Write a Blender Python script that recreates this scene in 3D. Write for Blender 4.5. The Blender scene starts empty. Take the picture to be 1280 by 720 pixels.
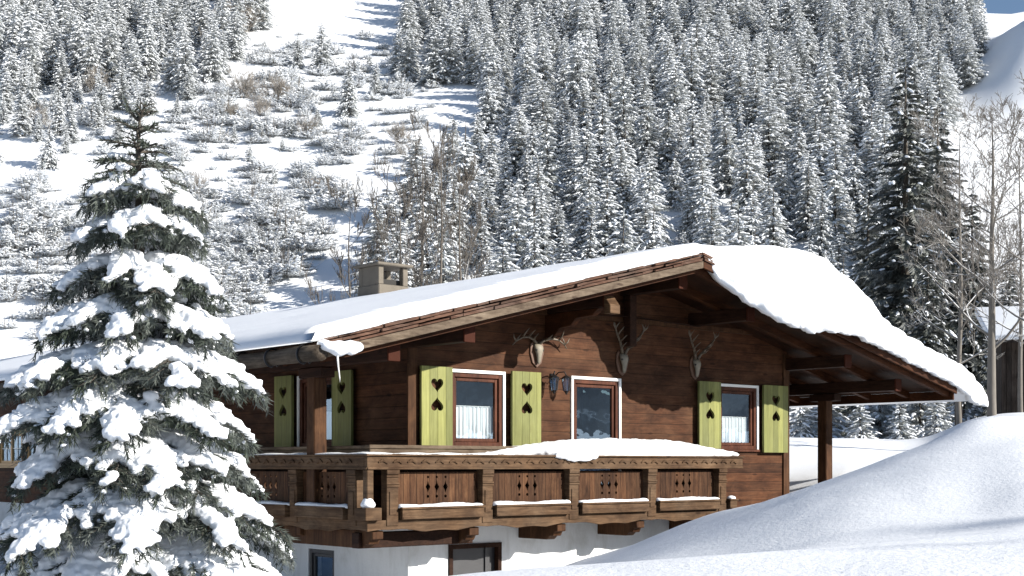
import bpy, bmesh, math, random
import numpy as np
from mathutils import Vector, Matrix, noise as mnoise
random.seed(7)
SC = bpy.context.scene
COL = SC.collection
F = 1700.0; HOR = 580.0           # focal length in photo pixels, eye-level row; world z = 0 is eye level
BASE = 3.6                        # eye level above the chalet's footing
CX, CY = -2.181, 20.6             # outer balcony corner
UX, UY = 0.7555, 0.6553           # facade direction (chalet local x)
ROT = math.atan2(UY, UX)

def at(px, py, Y):
    return Vector(((px-640)/F*Y, Y, (HOR-py)/F*Y))
def loc2w(x, y):
    return (CX+UX*x-UY*y, CY+UY*x+UX*y)

# ---------------------------------------------------------------- materials
def nodes(name):
    m = bpy.data.materials.new(name); m.use_nodes = True
    nt = m.node_tree; b = nt.nodes['Principled BSDF']
    return m, nt, b
def N(nt, t, **kw):
    n = nt.nodes.new(t)
    for k, v in kw.items():
        if k.startswith('i_'):
            key = k[2:]
            n.inputs[int(key) if key.isdigit() else key].default_value = v
        else: setattr(n, k, v)
    return n
def L(nt, a, b): nt.links.new(a, b)
def math_n(nt, op, a, b=None, c=None):
    n = N(nt, 'ShaderNodeMath', operation=op)
    for i, v in enumerate((a, b, c)):
        if v is None: continue
        if isinstance(v, (int, float)): n.inputs[i].default_value = v
        else: L(nt, v, n.inputs[i])
    return n.outputs[0]
def mixc(nt, fac, a, b, blend='MIX'):
    n = N(nt, 'ShaderNodeMix', data_type='RGBA', blend_type=blend)
    for s, v in ((0, fac), (6, a), (7, b)):
        if isinstance(v, (int, float)): n.inputs[s].default_value = v
        elif isinstance(v, tuple): n.inputs[s].default_value = (*v, 1)
        else: L(nt, v, n.inputs[s])
    return n.outputs[2]
def ramp(nt, fac, stops):
    n = N(nt, 'ShaderNodeValToRGB')
    e = n.color_ramp.elements
    while len(e) < len(stops): e.new(0.5)
    for el, (p, c) in zip(e, stops):
        el.position = p; el.color = (*c, 1) if len(c) == 3 else c
    L(nt, fac, n.inputs[0]); return n.outputs[0]
def noise_n(nt, vec, scale, detail=4, rough=.55, dist=0):
    n = N(nt, 'ShaderNodeTexNoise', i_Scale=scale, i_Detail=detail, i_Roughness=rough, i_Distortion=dist)
    if vec is not None: L(nt, vec, n.inputs['Vector'])
    return n.outputs['Fac']
def bump(nt, b, h, strength=.3, dist=.02):
    n = N(nt, 'ShaderNodeBump', i_Strength=strength, i_Distance=dist)
    L(nt, h, n.inputs['Height']); L(nt, n.outputs[0], b.inputs['Normal'])
def objco(nt, geo=False):
    if geo: return N(nt, 'ShaderNodeNewGeometry').outputs['Position']
    return N(nt, 'ShaderNodeTexCoord').outputs['Object']
def mapping(nt, vec, scale):
    n = N(nt, 'ShaderNodeMapping'); n.inputs['Scale'].default_value = scale
    L(nt, vec, n.inputs['Vector']); return n.outputs[0]

def mat_plain(name, col, rough=.6, var=.25, scale=6, bumps=.15, metal=0, spec=.5, bd=.01):
    m, nt, b = nodes(name)
    co = objco(nt)
    f = noise_n(nt, co, scale, 6)
    c = mixc(nt, f, tuple(x*(1-var) for x in col), tuple(min(1, x*(1+var)) for x in col))
    L(nt, c, b.inputs['Base Color']); b.inputs['Roughness'].default_value = rough
    b.inputs['Metallic'].default_value = metal; b.inputs['Specular IOR Level'].default_value = spec
    if bumps: bump(nt, b, noise_n(nt, co, scale*5, 5), bumps, bd)
    return m

def mat_snow(name, scale1=1.2, scale2=40, s=.35, grain=True, col=(.82, .84, .87), geo=False, bd=.03):
    m, nt, b = nodes(name)
    co = objco(nt, geo)
    n1 = noise_n(nt, co, scale1, 5)
    n2 = noise_n(nt, co, scale2, 3, .7)
    L(nt, mixc(nt, n1, tuple(c*.97 for c in col), tuple(min(.95, c*1.03) for c in col)), b.inputs['Base Color'])
    h = math_n(nt, 'ADD', math_n(nt, 'MULTIPLY', n1, 1.2), math_n(nt, 'MULTIPLY', n2, .35 if grain else .1))
    b.inputs['Roughness'].default_value = .55
    b.inputs['Specular IOR Level'].default_value = .25
    bump(nt, b, h, s, bd)
    return m

def mat_wood(name, dark, mid, light, plank=.17, axis='z', graindir='xy', groove=.55, rough=.7, wear=None, wearamt=.35, stain=1.0):
    """boards counted along `axis`, grain stretched along `graindir`"""
    m, nt, b = nodes(name)
    co = objco(nt)
    sep = N(nt, 'ShaderNodeSeparateXYZ'); L(nt, co, sep.inputs[0])
    a = {'x': sep.outputs[0], 'y': sep.outputs[1], 'z': sep.outputs[2]}
    c = a['z'] if axis == 'z' else (math_n(nt, 'ADD', a['x'], a['y']) if axis == 'xy' else a[axis])
    if plank:
        q = math_n(nt, 'DIVIDE', c, plank)
        idn = math_n(nt, 'FLOOR', q); fr = math_n(nt, 'FRACT', q)
        wn = N(nt, 'ShaderNodeTexWhiteNoise', noise_dimensions='1D'); L(nt, idn, wn.inputs['W'])
        tint = wn.outputs['Value']
        edge = math_n(nt, 'MINIMUM', fr, math_n(nt, 'SUBTRACT', 1, fr))
        gm = N(nt, 'ShaderNodeMapRange', interpolation_type='SMOOTHSTEP'); gm.inputs[2].default_value = .06
        L(nt, edge, gm.inputs[0]); gm = gm.outputs[0]
    sc = {'xy': (1.6, 1.6, 34), 'z': (34, 34, 1.6), 'x': (1.6, 34, 34), 'y': (34, 1.6, 34)}[graindir]
    mv = mapping(nt, co, sc)
    if plank:                                   # shift the grain from board to board
        off = N(nt, 'ShaderNodeCombineXYZ'); t9 = math_n(nt, 'MULTIPLY', tint, 37)
        L(nt, t9, off.inputs[0]); L(nt, t9, off.inputs[1]); L(nt, t9, off.inputs[2])
        va = N(nt, 'ShaderNodeVectorMath', operation='ADD'); L(nt, mv, va.inputs[0]); L(nt, off.outputs[0], va.inputs[1]); mv = va.outputs[0]
    g = noise_n(nt, mv, 1, 7, .65, .6)
    col = ramp(nt, g, [(.28, dark), (.5, mid), (.75, light)])
    if plank:
        col = mixc(nt, 1, col, mixc(nt, tint, (.68, .68, .7), (1.25, 1.2, 1.15)), 'MULTIPLY')
        col = mixc(nt, math_n(nt, 'MULTIPLY', math_n(nt, 'SUBTRACT', 1, gm), groove), col, (.012, .008, .006))
    big = noise_n(nt, co, 1.1, 5)
    if wear:
        w = N(nt, 'ShaderNodeMapRange'); w.inputs[1].default_value = .45; w.inputs[2].default_value = .75; L(nt, big, w.inputs[0])
        col = mixc(nt, math_n(nt, 'MULTIPLY', w.outputs[0], wearamt), col, wear)
    st = noise_n(nt, mapping(nt, co, (2.2, 2.2, 1.0) if graindir == 'z' else (1.1, 1.1, 2.6)), 1.6, 8, .72, .5)
    sm = N(nt, 'ShaderNodeMapRange'); sm.inputs[1].default_value = .36; sm.inputs[2].default_value = .62; L(nt, st, sm.inputs[0])
    col = mixc(nt, 1, col, mixc(nt, sm.outputs[0], (1-.5*stain, 1-.54*stain, 1-.56*stain), (1+.18*stain,)*3), 'MULTIPLY')
    kn = N(nt, 'ShaderNodeTexVoronoi', i_Scale=1.0); L(nt, mapping(nt, co, {'xy': (1.3, 1.3, 4.2), 'z': (4.2, 4.2, 1.3), 'x': (1.3, 4, 4), 'y': (4, 1.3, 4)}[graindir]), kn.inputs['Vector'])
    km = N(nt, 'ShaderNodeMapRange', interpolation_type='SMOOTHSTEP'); km.inputs[1].default_value = .06; km.inputs[2].default_value = .14; L(nt, kn.outputs['Distance'], km.inputs[0])
    col = mixc(nt, 1, col, mixc(nt, km.outputs[0], (1-.55*stain, 1-.6*stain, 1-.62*stain), (1, 1, 1)), 'MULTIPLY')
    L(nt, col, b.inputs['Base Color'])
    b.inputs['Roughness'].default_value = rough; b.inputs['Specular IOR Level'].default_value = .12
    h = math_n(nt, 'MULTIPLY', g, .25)
    if plank: h = math_n(nt, 'ADD', h, gm)
    bump(nt, b, h, .5, .012)
    return m

M = {}
M['ground_snow'] = mat_snow('ground_snow', .9, 24, .55, True, geo=True, bd=.035)
M['snow'] = mat_snow('packed_snow', 2.2, 45, .3, True, bd=.025)
M['tree_snow'] = mat_snow('clinging_snow', 9, 60, .35, True, bd=.012)
M['wall'] = mat_wood('wall_boards', (0.03505, 0.01389, 0.00638), (0.0666, 0.02651, 0.0116), (0.1016, 0.04418, 0.02088), .19, 'z', 'xy', .6, wear=(0.1332, 0.07259, 0.03945), wearamt=.4)
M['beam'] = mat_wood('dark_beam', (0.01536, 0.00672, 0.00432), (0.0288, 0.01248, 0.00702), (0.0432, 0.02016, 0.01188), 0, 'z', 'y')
M['rafter'] = mat_wood('rafter_wood', (0.02722, 0.008712, 0.00297), (0.04703, 0.01584, 0.005346), (0.0693, 0.02455, 0.00891), 0, 'z', 'x')
M['postwood'] = mat_wood('post_wood', (0.03636, 0.01625, 0.007421), (0.06364, 0.02926, 0.01345), (0.09698, 0.04877, 0.02319), 0, 'z', 'z')
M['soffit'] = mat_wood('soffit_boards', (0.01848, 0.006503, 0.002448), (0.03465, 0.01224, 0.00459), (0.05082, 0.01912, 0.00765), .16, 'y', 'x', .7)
M['rail'] = mat_wood('rail_wood', (0.0472, 0.02674, 0.01366), (0.09076, 0.05201, 0.02731), (0.1452, 0.08915, 0.05031), 0, 'z', 'xy', wear=(0.1162, 0.08545, 0.05751), wearamt=.5)
M['panel'] = mat_wood('panel_boards', (0.02907, 0.01287, 0.006254), (0.06576, 0.03051, 0.01438), (0.1246, 0.06779, 0.0344), .13, 'xy', 'z', .75)
M['greyplank'] = mat_wood('grey_plank', (0.0748, 0.0544, 0.03604), (0.1224, 0.0918, 0.0646), (0.1836, 0.1428, 0.1054), 0, 'z', 'xy')
M['tile'] = mat_wood('roof_shingle', (0.042, 0.02244, 0.015), (0.096, 0.05016, 0.03375), (0.168, 0.1056, 0.075), 0, 'x', 'x', .8, .8, wear=(0.102, 0.0924, 0.0825), wearamt=.6)
M['log'] = mat_wood('gutter_log', (.028, .022, .016), (.062, .05, .038), (.115, .095, .075), 0, 'z', 'y')
M['redend'] = mat_plain('red_brown_paint', (.042, .011, .005), .7, .3, 8, .2, spec=.1)
def mat_plaster():
    m, nt, b = nodes('white_plaster'); co = objco(nt)
    st = noise_n(nt, mapping(nt, co, (1.2, 1.2, .5)), 1.5, 8, .7, .4)
    c = ramp(nt, st, [(.3, (.50, .50, .48)), (.48, (.66, .67, .67)), (.7, (.74, .75, .75))])
    L(nt, c, b.inputs['Base Color']); b.inputs['Roughness'].default_value = .9
    bump(nt, b, noise_n(nt, co, 28, 6, .7), .5, .012); return m
M['plaster'] = mat_plaster()
M['shutter'] = mat_wood('green_paint', (.145, .155, .052), (.20, .21, .072), (.25, .26, .10), .17, 'xy', 'z', .35, .55, wear=(.17, .18, .09), wearamt=.4, stain=.22)
M['frame'] = mat_wood('window_wood', (0.045, 0.015, 0.00825), (0.075, 0.0255, 0.0135), (0.1125, 0.0435, 0.0225), 0, 'z', 'z', rough=.5)
M['white'] = mat_plain('white_paint', (.78, .77, .74), .5, .06, 5, .05)
M['concrete'] = mat_plain('chimney_stone', (0.1346, 0.1159, 0.09168), .9, .3, 5, .5)
M['soot_and_shade'] = mat_plain('soot_and_shade', (.03, .028, .026), .9, .2)  # soot of the flue, and the painted shade in the skulls' eye sockets
M['bone'] = mat_plain('skull_bone', (0.2023, 0.1755, 0.1323), .6, .25, 14, .3)
M['antler'] = mat_plain('antler_horn', (.10, .075, .05), .5, .5, 9, .3)
M['plaque'] = mat_plain('plaque_wood', (.09, .04, .02), .6, .2)
M['iron'] = mat_plain('black_iron', (.02, .02, .022), .5, .3, 9, .1, .6)
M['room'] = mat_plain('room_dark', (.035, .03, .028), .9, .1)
M['doorwood'] = mat_plain('dark_door', (.03, .03, .033), .5, .2)
M['yellowframe'] = mat_plain('honey_wood', (.55, .33, .13), .5, .2)
M['neighbour'] = mat_wood('honey_boards', (.13, .06, .03), (.24, .11, .05), (.36, .18, .09), .16, 'z', 'xy', .6)
M['barn'] = mat_wood('barn_boards', (.02, .016, .013), (.045, .036, .03), (.08, .065, .055), .18, 'xy', 'z', .6)

def mat_glass():
    m, nt, b = nodes('window_glass'); nt.nodes.remove(b)
    out = [n for n in nt.nodes if n.type == 'OUTPUT_MATERIAL'][0]
    tr = N(nt, 'ShaderNodeBsdfTransparent'); tr.inputs[0].default_value = (.82, .86, .88, 1)
    gl = N(nt, 'ShaderNodeBsdfGlossy'); gl.inputs['Roughness'].default_value = .015
    gl.inputs['Color'].default_value = (.6, .8, 1, 1)
    fr = N(nt, 'ShaderNodeLayerWeight'); fr.inputs[0].default_value = .5
    f = math_n(nt, 'ADD', math_n(nt, 'MULTIPLY', math_n(nt, 'POWER', fr.outputs['Facing'], 3.5), .8), .2)
    bp = N(nt, 'ShaderNodeBump', i_Strength=.12, i_Distance=.02)
    L(nt, noise_n(nt, objco(nt), 2.5, 2), bp.inputs['Height']); L(nt, bp.outputs[0], gl.inputs['Normal'])
    mx = N(nt, 'ShaderNodeMixShader'); L(nt, f, mx.inputs[0]); L(nt, tr.outputs[0], mx.inputs[1]); L(nt, gl.outputs[0], mx.inputs[2])
    L(nt, mx.outputs[0], out.inputs[0]); return m
M['glass'] = mat_glass()
def mat_curtain():
    m, nt, b = nodes('lace_curtain')
    co = objco(nt)
    f = noise_n(nt, mapping(nt, co, (40, 40, 6)), 1, 3)
    L(nt, mixc(nt, f, (.72, .72, .7), (.9, .9, .88)), b.inputs['Base Color'])
    b.inputs['Roughness'].default_value = .9
    return m
M['curtain'] = mat_curtain()
def mat_needles(name, a, c, frost=.0):
    m, nt, b = nodes(name)
    pos = objco(nt, True)
    f = noise_n(nt, pos, 3.0, 4)
    col = mixc(nt, f, a, c)
    if frost:
        fz = N(nt, 'ShaderNodeMapRange'); fz.inputs[1].default_value = .42; fz.inputs[2].default_value = .68
        L(nt, noise_n(nt, pos, 1.7, 6, .7), fz.inputs[0])
        col = mixc(nt, math_n(nt, 'MULTIPLY', fz.outputs[0], frost), col, (.7, .72, .74))
    L(nt, col, b.inputs['Base Color']); b.inputs['Roughness'].default_value = .6
    b.inputs['Specular IOR Level'].default_value = .2
    return m
M['needles'] = mat_needles('spruce_needles', (.03, .04, .03), (.06, .075, .052), .16)
M['frosted'] = mat_needles('frost_haze_needles', (0.1724, 0.1822, 0.1704), (0.3735, 0.3969, 0.3931), .85)  # real frost, with the colour lightened further in place of haze
M['darkneedles'] = mat_needles('dark_needles', (.028, .034, .026), (.075, .08, .065), .3)
def mat_bark(name, a, c, snow=.0):
    m, nt, b = nodes(name)
    pos = objco(nt)
    col = mixc(nt, noise_n(nt, mapping(nt, pos, (9, 9, 2.5)), 1, 6, .7), a, c)
    if snow:                                     # snow lying along the upper side of the limbs
        s = N(nt, 'ShaderNodeSeparateXYZ'); L(nt, N(nt, 'ShaderNodeNewGeometry').outputs['Normal'], s.inputs[0])
        r = N(nt, 'ShaderNodeMapRange'); r.inputs[1].default_value = .45; r.inputs[2].default_value = .6
        L(nt, math_n(nt, 'ADD', s.outputs[2], math_n(nt, 'MULTIPLY', math_n(nt, 'SUBTRACT', noise_n(nt, pos, 2.5), .5), .9)), r.inputs[0])
        col = mixc(nt, math_n(nt, 'MULTIPLY', r.outputs[0], snow), col, (.85, .87, .9))
    L(nt, col, b.inputs['Base Color']); b.inputs['Roughness'].default_value = .85
    return m
M['bark'] = mat_bark('bark', (.035, .028, .022), (.085, .07, .055))
M['greybark'] = mat_bark('grey_bark', (.075, .065, .055), (.20, .18, .155), .85)
M['twig'] = mat_bark('twig_bark', (.075, .065, .055), (.15, .13, .11), .35)
M['brownbush'] = mat_bark('frosted_twigs', (.17, .15, .125), (.32, .29, .26), .75)
def mat_farhill():
    m, nt, b = nodes('wooded_slope')
    pos = objco(nt, True)
    f = noise_n(nt, mapping(nt, pos, (.02, .02, .035)), 1, 6, .65)
    L(nt, ramp(nt, f, [(.46, (.035, .06, .10)), (.6, (.09, .13, .18)), (.68, (.75, .78, .82))]), b.inputs['Base Color'])
    b.inputs['Roughness'].default_value = .9
    return m
M['farhill'] = mat_farhill()

# ---------------------------------------------------------------- mesh helpers
class MB:
    def __init__(s): s.v = []; s.f = []; s.m = []
    def add(s, vs, fs, mi=0):
        o = len(s.v); s.v.extend(tuple(p) for p in vs)
        s.f.extend(tuple(i+o for i in f) for f in fs); s.m.extend([mi]*len(fs)); return s
    def box(s, x0, x1, y0, y1, z0, z1, mi=0):
        vs = [(x, y, z) for z in (z0, z1) for y in (y0, y1) for x in (x0, x1)]
        return s.add(vs, [(0, 2, 3, 1), (4, 5, 7, 6), (0, 1, 5, 4), (2, 6, 7, 3), (0, 4, 6, 2), (1, 3, 7, 5)], mi)
    def prism(s, poly, axis, a0, a1, mi=0):
        def P(p, a): return {'x': (a, p[0], p[1]), 'y': (p[0], a, p[1]), 'z': (p[0], p[1], a)}[axis]
        n = len(poly)
        vs = [P(p, a0) for p in poly]+[P(p, a1) for p in poly]
        fs = [tuple(range(n))[::-1], tuple(range(n, 2*n))]+[(i, (i+1) % n, (i+1) % n+n, i+n) for i in range(n)]
        return s.add(vs, fs, mi)
    def tube(s, pts, rad, n=6, mi=0, cap=True):
        pts = [Vector(p) for p in pts]; k = len(pts)
        if isinstance(rad, (int, float)): rad = [rad]*k
        vs = []; ref = None
        for i, p in enumerate(pts):
            d = (pts[min(i+1, k-1)]-pts[max(i-1, 0)]).normalized()
            if ref is None: ref = d.orthogonal().normalized()
            a = (ref-d*ref.dot(d))
            a = a.normalized() if a.length > 1e-5 else d.orthogonal().normalized()
            ref = a; b = d.cross(a)
            for j in range(n):
                t = 2*math.pi*j/n; vs.append(p+(a*math.cos(t)+b*math.sin(t))*rad[i])
        fs = [(i*n+j, i*n+(j+1) % n, (i+1)*n+(j+1) % n, (i+1)*n+j) for i in range(k-1) for j in range(n)]
        if cap: fs += [tuple(range(n))[::-1], tuple(range((k-1)*n, k*n))]
        return s.add(vs, fs, mi)
    def lump(s, p, d, ln, w, h, rng, mi=0, nseg=6):
        """a small uneven pillow of snow lying along d"""
        d = Vector(d).normalized(); side = d.cross(Vector((0, 0, 1)))
        side = side.normalized() if side.length > 1e-4 else Vector((1, 0, 0))
        up = side.cross(d); p = Vector(p)
        vs = [p-d*ln*.5]; rings = (-.28, .02, .3)
        for r in rings:
            k = math.sqrt(max(.05, 1-(r*2)**2))
            for j in range(nseg):
                t = 2*math.pi*j/nseg; q = rng.uniform(.7, 1.2)
                uz = math.sin(t); uz = uz if uz > 0 else uz*.5
                vs.append(p+d*(r*ln)+side*(math.cos(t)*w*.5*k*q)+up*(uz*h*.5*k*q))
        vs.append(p+d*ln*.5)
        n = nseg; fs = [(0, 1+(j+1) % n, 1+j) for j in range(n)]
        for r in range(2):
            fs += [(1+r*n+j, 1+r*n+(j+1) % n, 1+(r+1)*n+(j+1) % n, 1+(r+1)*n+j) for j in range(n)]
        e = 1+3*n; fs += [(1+2*n+j, 1+2*n+(j+1) % n, e) for j in range(n)]
        return s.add(vs, fs, mi)
    def blade(s, p, d, ln, w, side, mi=0):
        return s.add([p-side*w, p+side*w, p+d*ln], [(0, 1, 2)], mi)
    def mesh(s, name, mats, smooth=False, dz=0):
        me = bpy.data.meshes.new(name)
        me.from_pydata([(a, b, c+dz) for a, b, c in s.v], [], s.f)
        for m in mats: me.materials.append(m)
        if len(mats) > 1: me.polygons.foreach_set('material_index', s.m)
        if smooth: me.polygons.foreach_set('use_smooth', [True]*len(s.f))
        me.update(); return me

def link(name, me, parent=None, loc=None):
    o = bpy.data.objects.new(name, me); COL.objects.link(o)
    if parent is not None: o.parent = parent
    if loc is not None: o.location = loc
    return o
def tag(o, label=None, cat=None, group=None, kind=None):
    if label: o['label'] = label
    if cat: o['category'] = cat
    if group: o['group'] = group
    if kind: o['kind'] = kind
    return o
def thing(name, label, cat, loc, rz=0, group=None, scale=1):
    o = bpy.data.objects.new(name, None); COL.objects.link(o); o.empty_display_size = .3
    o.location = loc; o.rotation_euler = (0, 0, rz); o.scale = (scale,)*3
    return tag(o, label, cat, group)
def bev(o, w=.008, seg=1):
    b = o.modifiers.new('bevel', 'BEVEL'); b.width = w; b.segments = seg; b.limit_method = 'ANGLE'; return o
def recalc(me):
    bm = bmesh.new(); bm.from_mesh(me); bmesh.ops.recalc_face_normals(bm, faces=bm.faces); bm.to_mesh(me); bm.free(); return me
def cutboard(name, outer, holes, thick, M4, mats):
    """a flat board with holes cut through it; outline in (a, b), laid into place by the 4x4 matrix"""
    cu = bpy.data.curves.new(name, 'CURVE'); cu.dimensions = '2D'; cu.fill_mode = 'BOTH'; cu.extrude = thick/2
    for poly in [outer]+holes:
        sp = cu.splines.new('POLY'); sp.points.add(len(poly)-1); sp.use_cyclic_u = True
        for q, (a, b) in zip(sp.points, poly): q.co = (a, b, 0, 1)
    o = bpy.data.objects.new('tmp', cu); COL.objects.link(o)
    dg = bpy.context.evaluated_depsgraph_get(); dg.update()
    me = bpy.data.meshes.new_from_object(o.evaluated_get(dg))
    bpy.data.objects.remove(o); bpy.data.curves.remove(cu)
    me.transform(M4); me.name = name; me.materials.clear()
    for m in mats: me.materials.append(m)
    return me
def remesh(me, vox, smooth_iter=2, disp=0, dscale=5):
    o = bpy.data.objects.new('tmp', me); COL.objects.link(o)
    r = o.modifiers.new('r', 'REMESH'); r.mode = 'VOXEL'; r.voxel_size = vox
    if smooth_iter:
        s = o.modifiers.new('s', 'SMOOTH'); s.iterations = smooth_iter; s.factor = .5
    dg = bpy.context.evaluated_depsgraph_get(); dg.update()
    m2 = bpy.data.meshes.new_from_object(o.evaluated_get(dg))
    bpy.data.objects.remove(o)
    if disp:
        n = len(m2.vertices); co = np.empty(n*3); no = np.empty(n*3)
        m2.vertices.foreach_get('co', co); m2.vertices.foreach_get('normal', no)
        co = co.reshape(-1, 3); no = no.reshape(-1, 3)
        d = np.array([mnoise.noise(Vector(c*dscale))+.5*mnoise.noise(Vector(c*dscale*2.3)) for c in co])
        m2.vertices.foreach_set('co', (co+no*(d*disp)[:, None]).ravel())
    m2.polygons.foreach_set('use_smooth', [True]*len(m2.polygons)); m2.update()
    return m2

# ---------------------------------------------------------------- ground
def pchip(x, xs, ys):
    xs = np.asarray(xs, float); ys = np.asarray(ys, float)
    h = np.diff(xs); d = np.diff(ys)/h
    m = np.zeros_like(ys)
    for i in range(1, len(xs)-1):
        if d[i-1]*d[i] > 0:
            w1 = 2*h[i]+h[i-1]; w2 = h[i]+2*h[i-1]
            m[i] = (w1+w2)/(w1/d[i-1]+w2/d[i])
    m[0] = d[0]; m[-1] = d[-1]
    x = np.clip(x, xs[0], xs[-1])
    k = np.clip(np.searchsorted(xs, x)-1, 0, len(xs)-2)
    t = (x-xs[k])/h[k]
    return ((1+2*t)*(1-t)**2*ys[k]+t*(1-t)**2*h[k]*m[k]+t*t*(3-2*t)*ys[k+1]+t*t*(t-1)*h[k]*m[k+1])
# ground height along lines of sight: column -> (distance, height)
GCOL = [
 (-500, [(0, -1.6), (3, -1.3), (6, -1.0), (8.5, -1.5), (13, -2.6), (22, -2.6), (30, -2.2), (42, -1.0), (60, 0), (88, 1.0)]),
 (0,    [(0, -1.6), (3, -1.0), (6, -.66), (8.5, -1.15), (13, -2.6), (22, -2.6), (30, -2.2), (42, -1.0), (60, 0), (88, 1.0)]),
 (400,  [(0, -1.6), (3, -.85), (6, -.56), (8.5, -.95), (13, -1.7), (21, -2.45), (30, -2.4), (42, -.8), (60, .2), (88, 1.0)]),
 (640,  [(0, -1.6), (3, -.75), (6, -.482), (8.5, -.80), (13, -1.3), (21, -1.80), (26, -2.4), (42, -.2), (60, .4), (88, 1.2)]),
 (750,  [(0, -1.6), (3, -.72), (6, -.455), (8.5, -.76), (13, -1.0), (20.5, -1.38), (26, -2.3), (42, .5), (60, .5), (88, 1.4)]),
 (900,  [(0, -1.6), (3, -.68), (6, -.416), (8.5, -.69), (12, -.62), (17, -.60), (20, -.95), (26, -1.5), (42, .8), (60, .6), (88, 1.6)]),
 (1050, [(0, -1.6), (3, -.65), (6, -.382), (8.5, -.57), (11, -.37), (14.5, -.17), (20, -.55), (30, -.38), (42, .80), (60, .8), (88, 1.8)]),
 (1150, [(0, -1.6), (3, -.62), (6, -.353), (8.5, -.50), (11, -.27), (15, .176), (21, -.3), (30, -.2), (42, .80), (60, 1.0), (88, 2.0)]),
 (1220, [(0, -1.6), (3, -.6), (6, -.335), (8.5, -.45), (11, -.22), (13.3, .17), (15.3, .495), (22, .2), (30, .3), (42, 1.4), (60, 1.4), (88, 2.2)]),
 (1290, [(0, -1.6), (3, -.6), (6, -.315), (8.5, -.40), (11, -.15), (13.4, .27), (15.6, .53), (24, .3), (30, .6), (42, 1.6), (60, 1.8), (88, 2.4)]),
 (1500, [(0, -1.6), (3, -.6), (6, -.27), (8.5, -.36), (11, -.05), (13.4, .33), (15.6, .55), (24, .4), (30, .7), (42, 1.7), (60, 2.0), (88, 2.6)]),
 (2100, [(0, -1.6), (3, -.8), (6, -.4), (8.5, -.4), (10, -.1), (12.6, .1), (21, .3), (30, .7), (42, 1.7), (60, 2.0), (88, 2.6)]),
]
GPX = [c[0] for c in GCOL]
def sstep(a, b, x):
    t = np.clip((x-a)/(b-a), 0, 1); return t*t*(3-2*t)
SLOPE = .56; FOOT = 88.0
def ground(X, Y):
    X = np.atleast_1d(np.asarray(X, float)); Y = np.atleast_1d(np.asarray(Y, float))
    r = np.hypot(X, Y); phi = np.arctan2(X, Y)
    Ye = np.where(np.abs(phi) < .7, Y, r*.765)
    px = np.clip(640+F*np.tan(np.clip(phi, -.7, .7)), -500, 2100)
    cols = np.array([pchip(np.minimum(Ye, 88), [k[0] for k in c[1]], [k[1] for k in c[1]]) for c in GCOL])
    h = np.diff(GPX)
    k = np.clip(np.searchsorted(GPX, px)-1, 0, len(GPX)-2)
    idx = np.arange(len(px))
    def C(i): return cols[np.clip(i, 0, len(GPX)-1), idx]
    def slope_at(i):
        i0 = np.clip(i-1, 0, len(GPX)-1); i1 = np.clip(i+1, 0, len(GPX)-1); g = np.asarray(GPX, float)
        return (cols[i1, idx]-cols[i0, idx])/np.maximum(g[i1]-g[i0], 1)
    t = (px-np.asarray(GPX)[k])/h[k]
    y0, y1 = C(k), C(k+1); m0, m1 = slope_at(k)*h[k], slope_at(k+1)*h[k]
    z = (1+2*t)*(1-t)**2*y0+t*(1-t)**2*m0+t*t*(3-2*t)*y1+t*t*(t-1)*m1
    # the mountainside
    back = np.where(np.abs(phi) > 1.9, 1, 0)
    amp = 1-.97*sstep(.42, .75, phi)-.35*sstep(.5, 1.2, -phi)
    amp = amp*(1-.8*sstep(1.5, 2.4, np.abs(phi)))
    d = np.maximum(Ye-FOOT, 0)
    crest = 330-104*sstep(.27, .325, phi)-60*sstep(.8, 1.4, np.abs(phi))
    dc = np.minimum(d, crest-FOOT)
    rise = SLOPE*(np.sqrt(dc*dc+64)-8)
    over = np.maximum(d-(crest-FOOT), 0); rise = rise-.25*over*sstep(0, 40, over)
    z = z+rise*amp
    z = z+9.5*sstep(.312, .375, phi)*np.exp(-((Ye-186+60*(phi-.34))/15)**2)*(np.abs(phi) < .9)
    und = np.array([mnoise.noise(Vector((a*.03, b*.03, 3.1)))*2.2+mnoise.noise(Vector((a*.09, b*.09, 9.1)))*.7 for a, b in zip(X, Y)])
    z = z+und*sstep(95, 150, Ye)
    sm = np.array([mnoise.noise(Vector((a*.35, b*.35, 1.7)))*.06+mnoise.noise(Vector((a*.9+b*.5, b*1.6, 5.7)))*.020+mnoise.noise(Vector((a*3.1+b, b*4.4, 2.7)))*.006 for a, b in zip(X, Y)])
    z = z+sm*sstep(2, 9, Ye)
    return z
def gz(x, y): return float(ground(x, y)[0])

def build_ground():
    a = np.radians(np.concatenate([np.arange(-180, -50, 5), np.arange(-50, -24, 1.), np.arange(-24, 24, .16), np.arange(24, 50, 1.), np.arange(50, 180, 5)]))
    r = [1.2]
    while r[-1] < 420: r.append(r[-1]*1.017)
    r = np.array(r); na, nr = len(a), len(r)
    A, R = np.meshgrid(a, r)
    X = (R*np.sin(A)).ravel(); Y = (R*np.cos(A)).ravel()
    Z = ground(X, Y)
    vs = list(zip(X, Y, Z))
    fs = [(i*na+j, i*na+(j+1) % na, (i+1)*na+(j+1) % na, (i+1)*na+j) for i in range(nr-1) for j in range(na)]
    vs.append((0, 0, -1.6)); c = len(vs)-1
    fs += [(c, (j+1) % na, j) for j in range(na)]
    me = bpy.data.meshes.new('snow_ground'); me.from_pydata(vs, [], fs)
    me.polygons.foreach_set('use_smooth', [True]*len(fs)); me.materials.append(M['ground_snow']); recalc(me)
    if me.polygons[0].normal.z < 0: me.flip_normals()
    tag(link('snow_ground', me), kind='structure')
build_ground()
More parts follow.
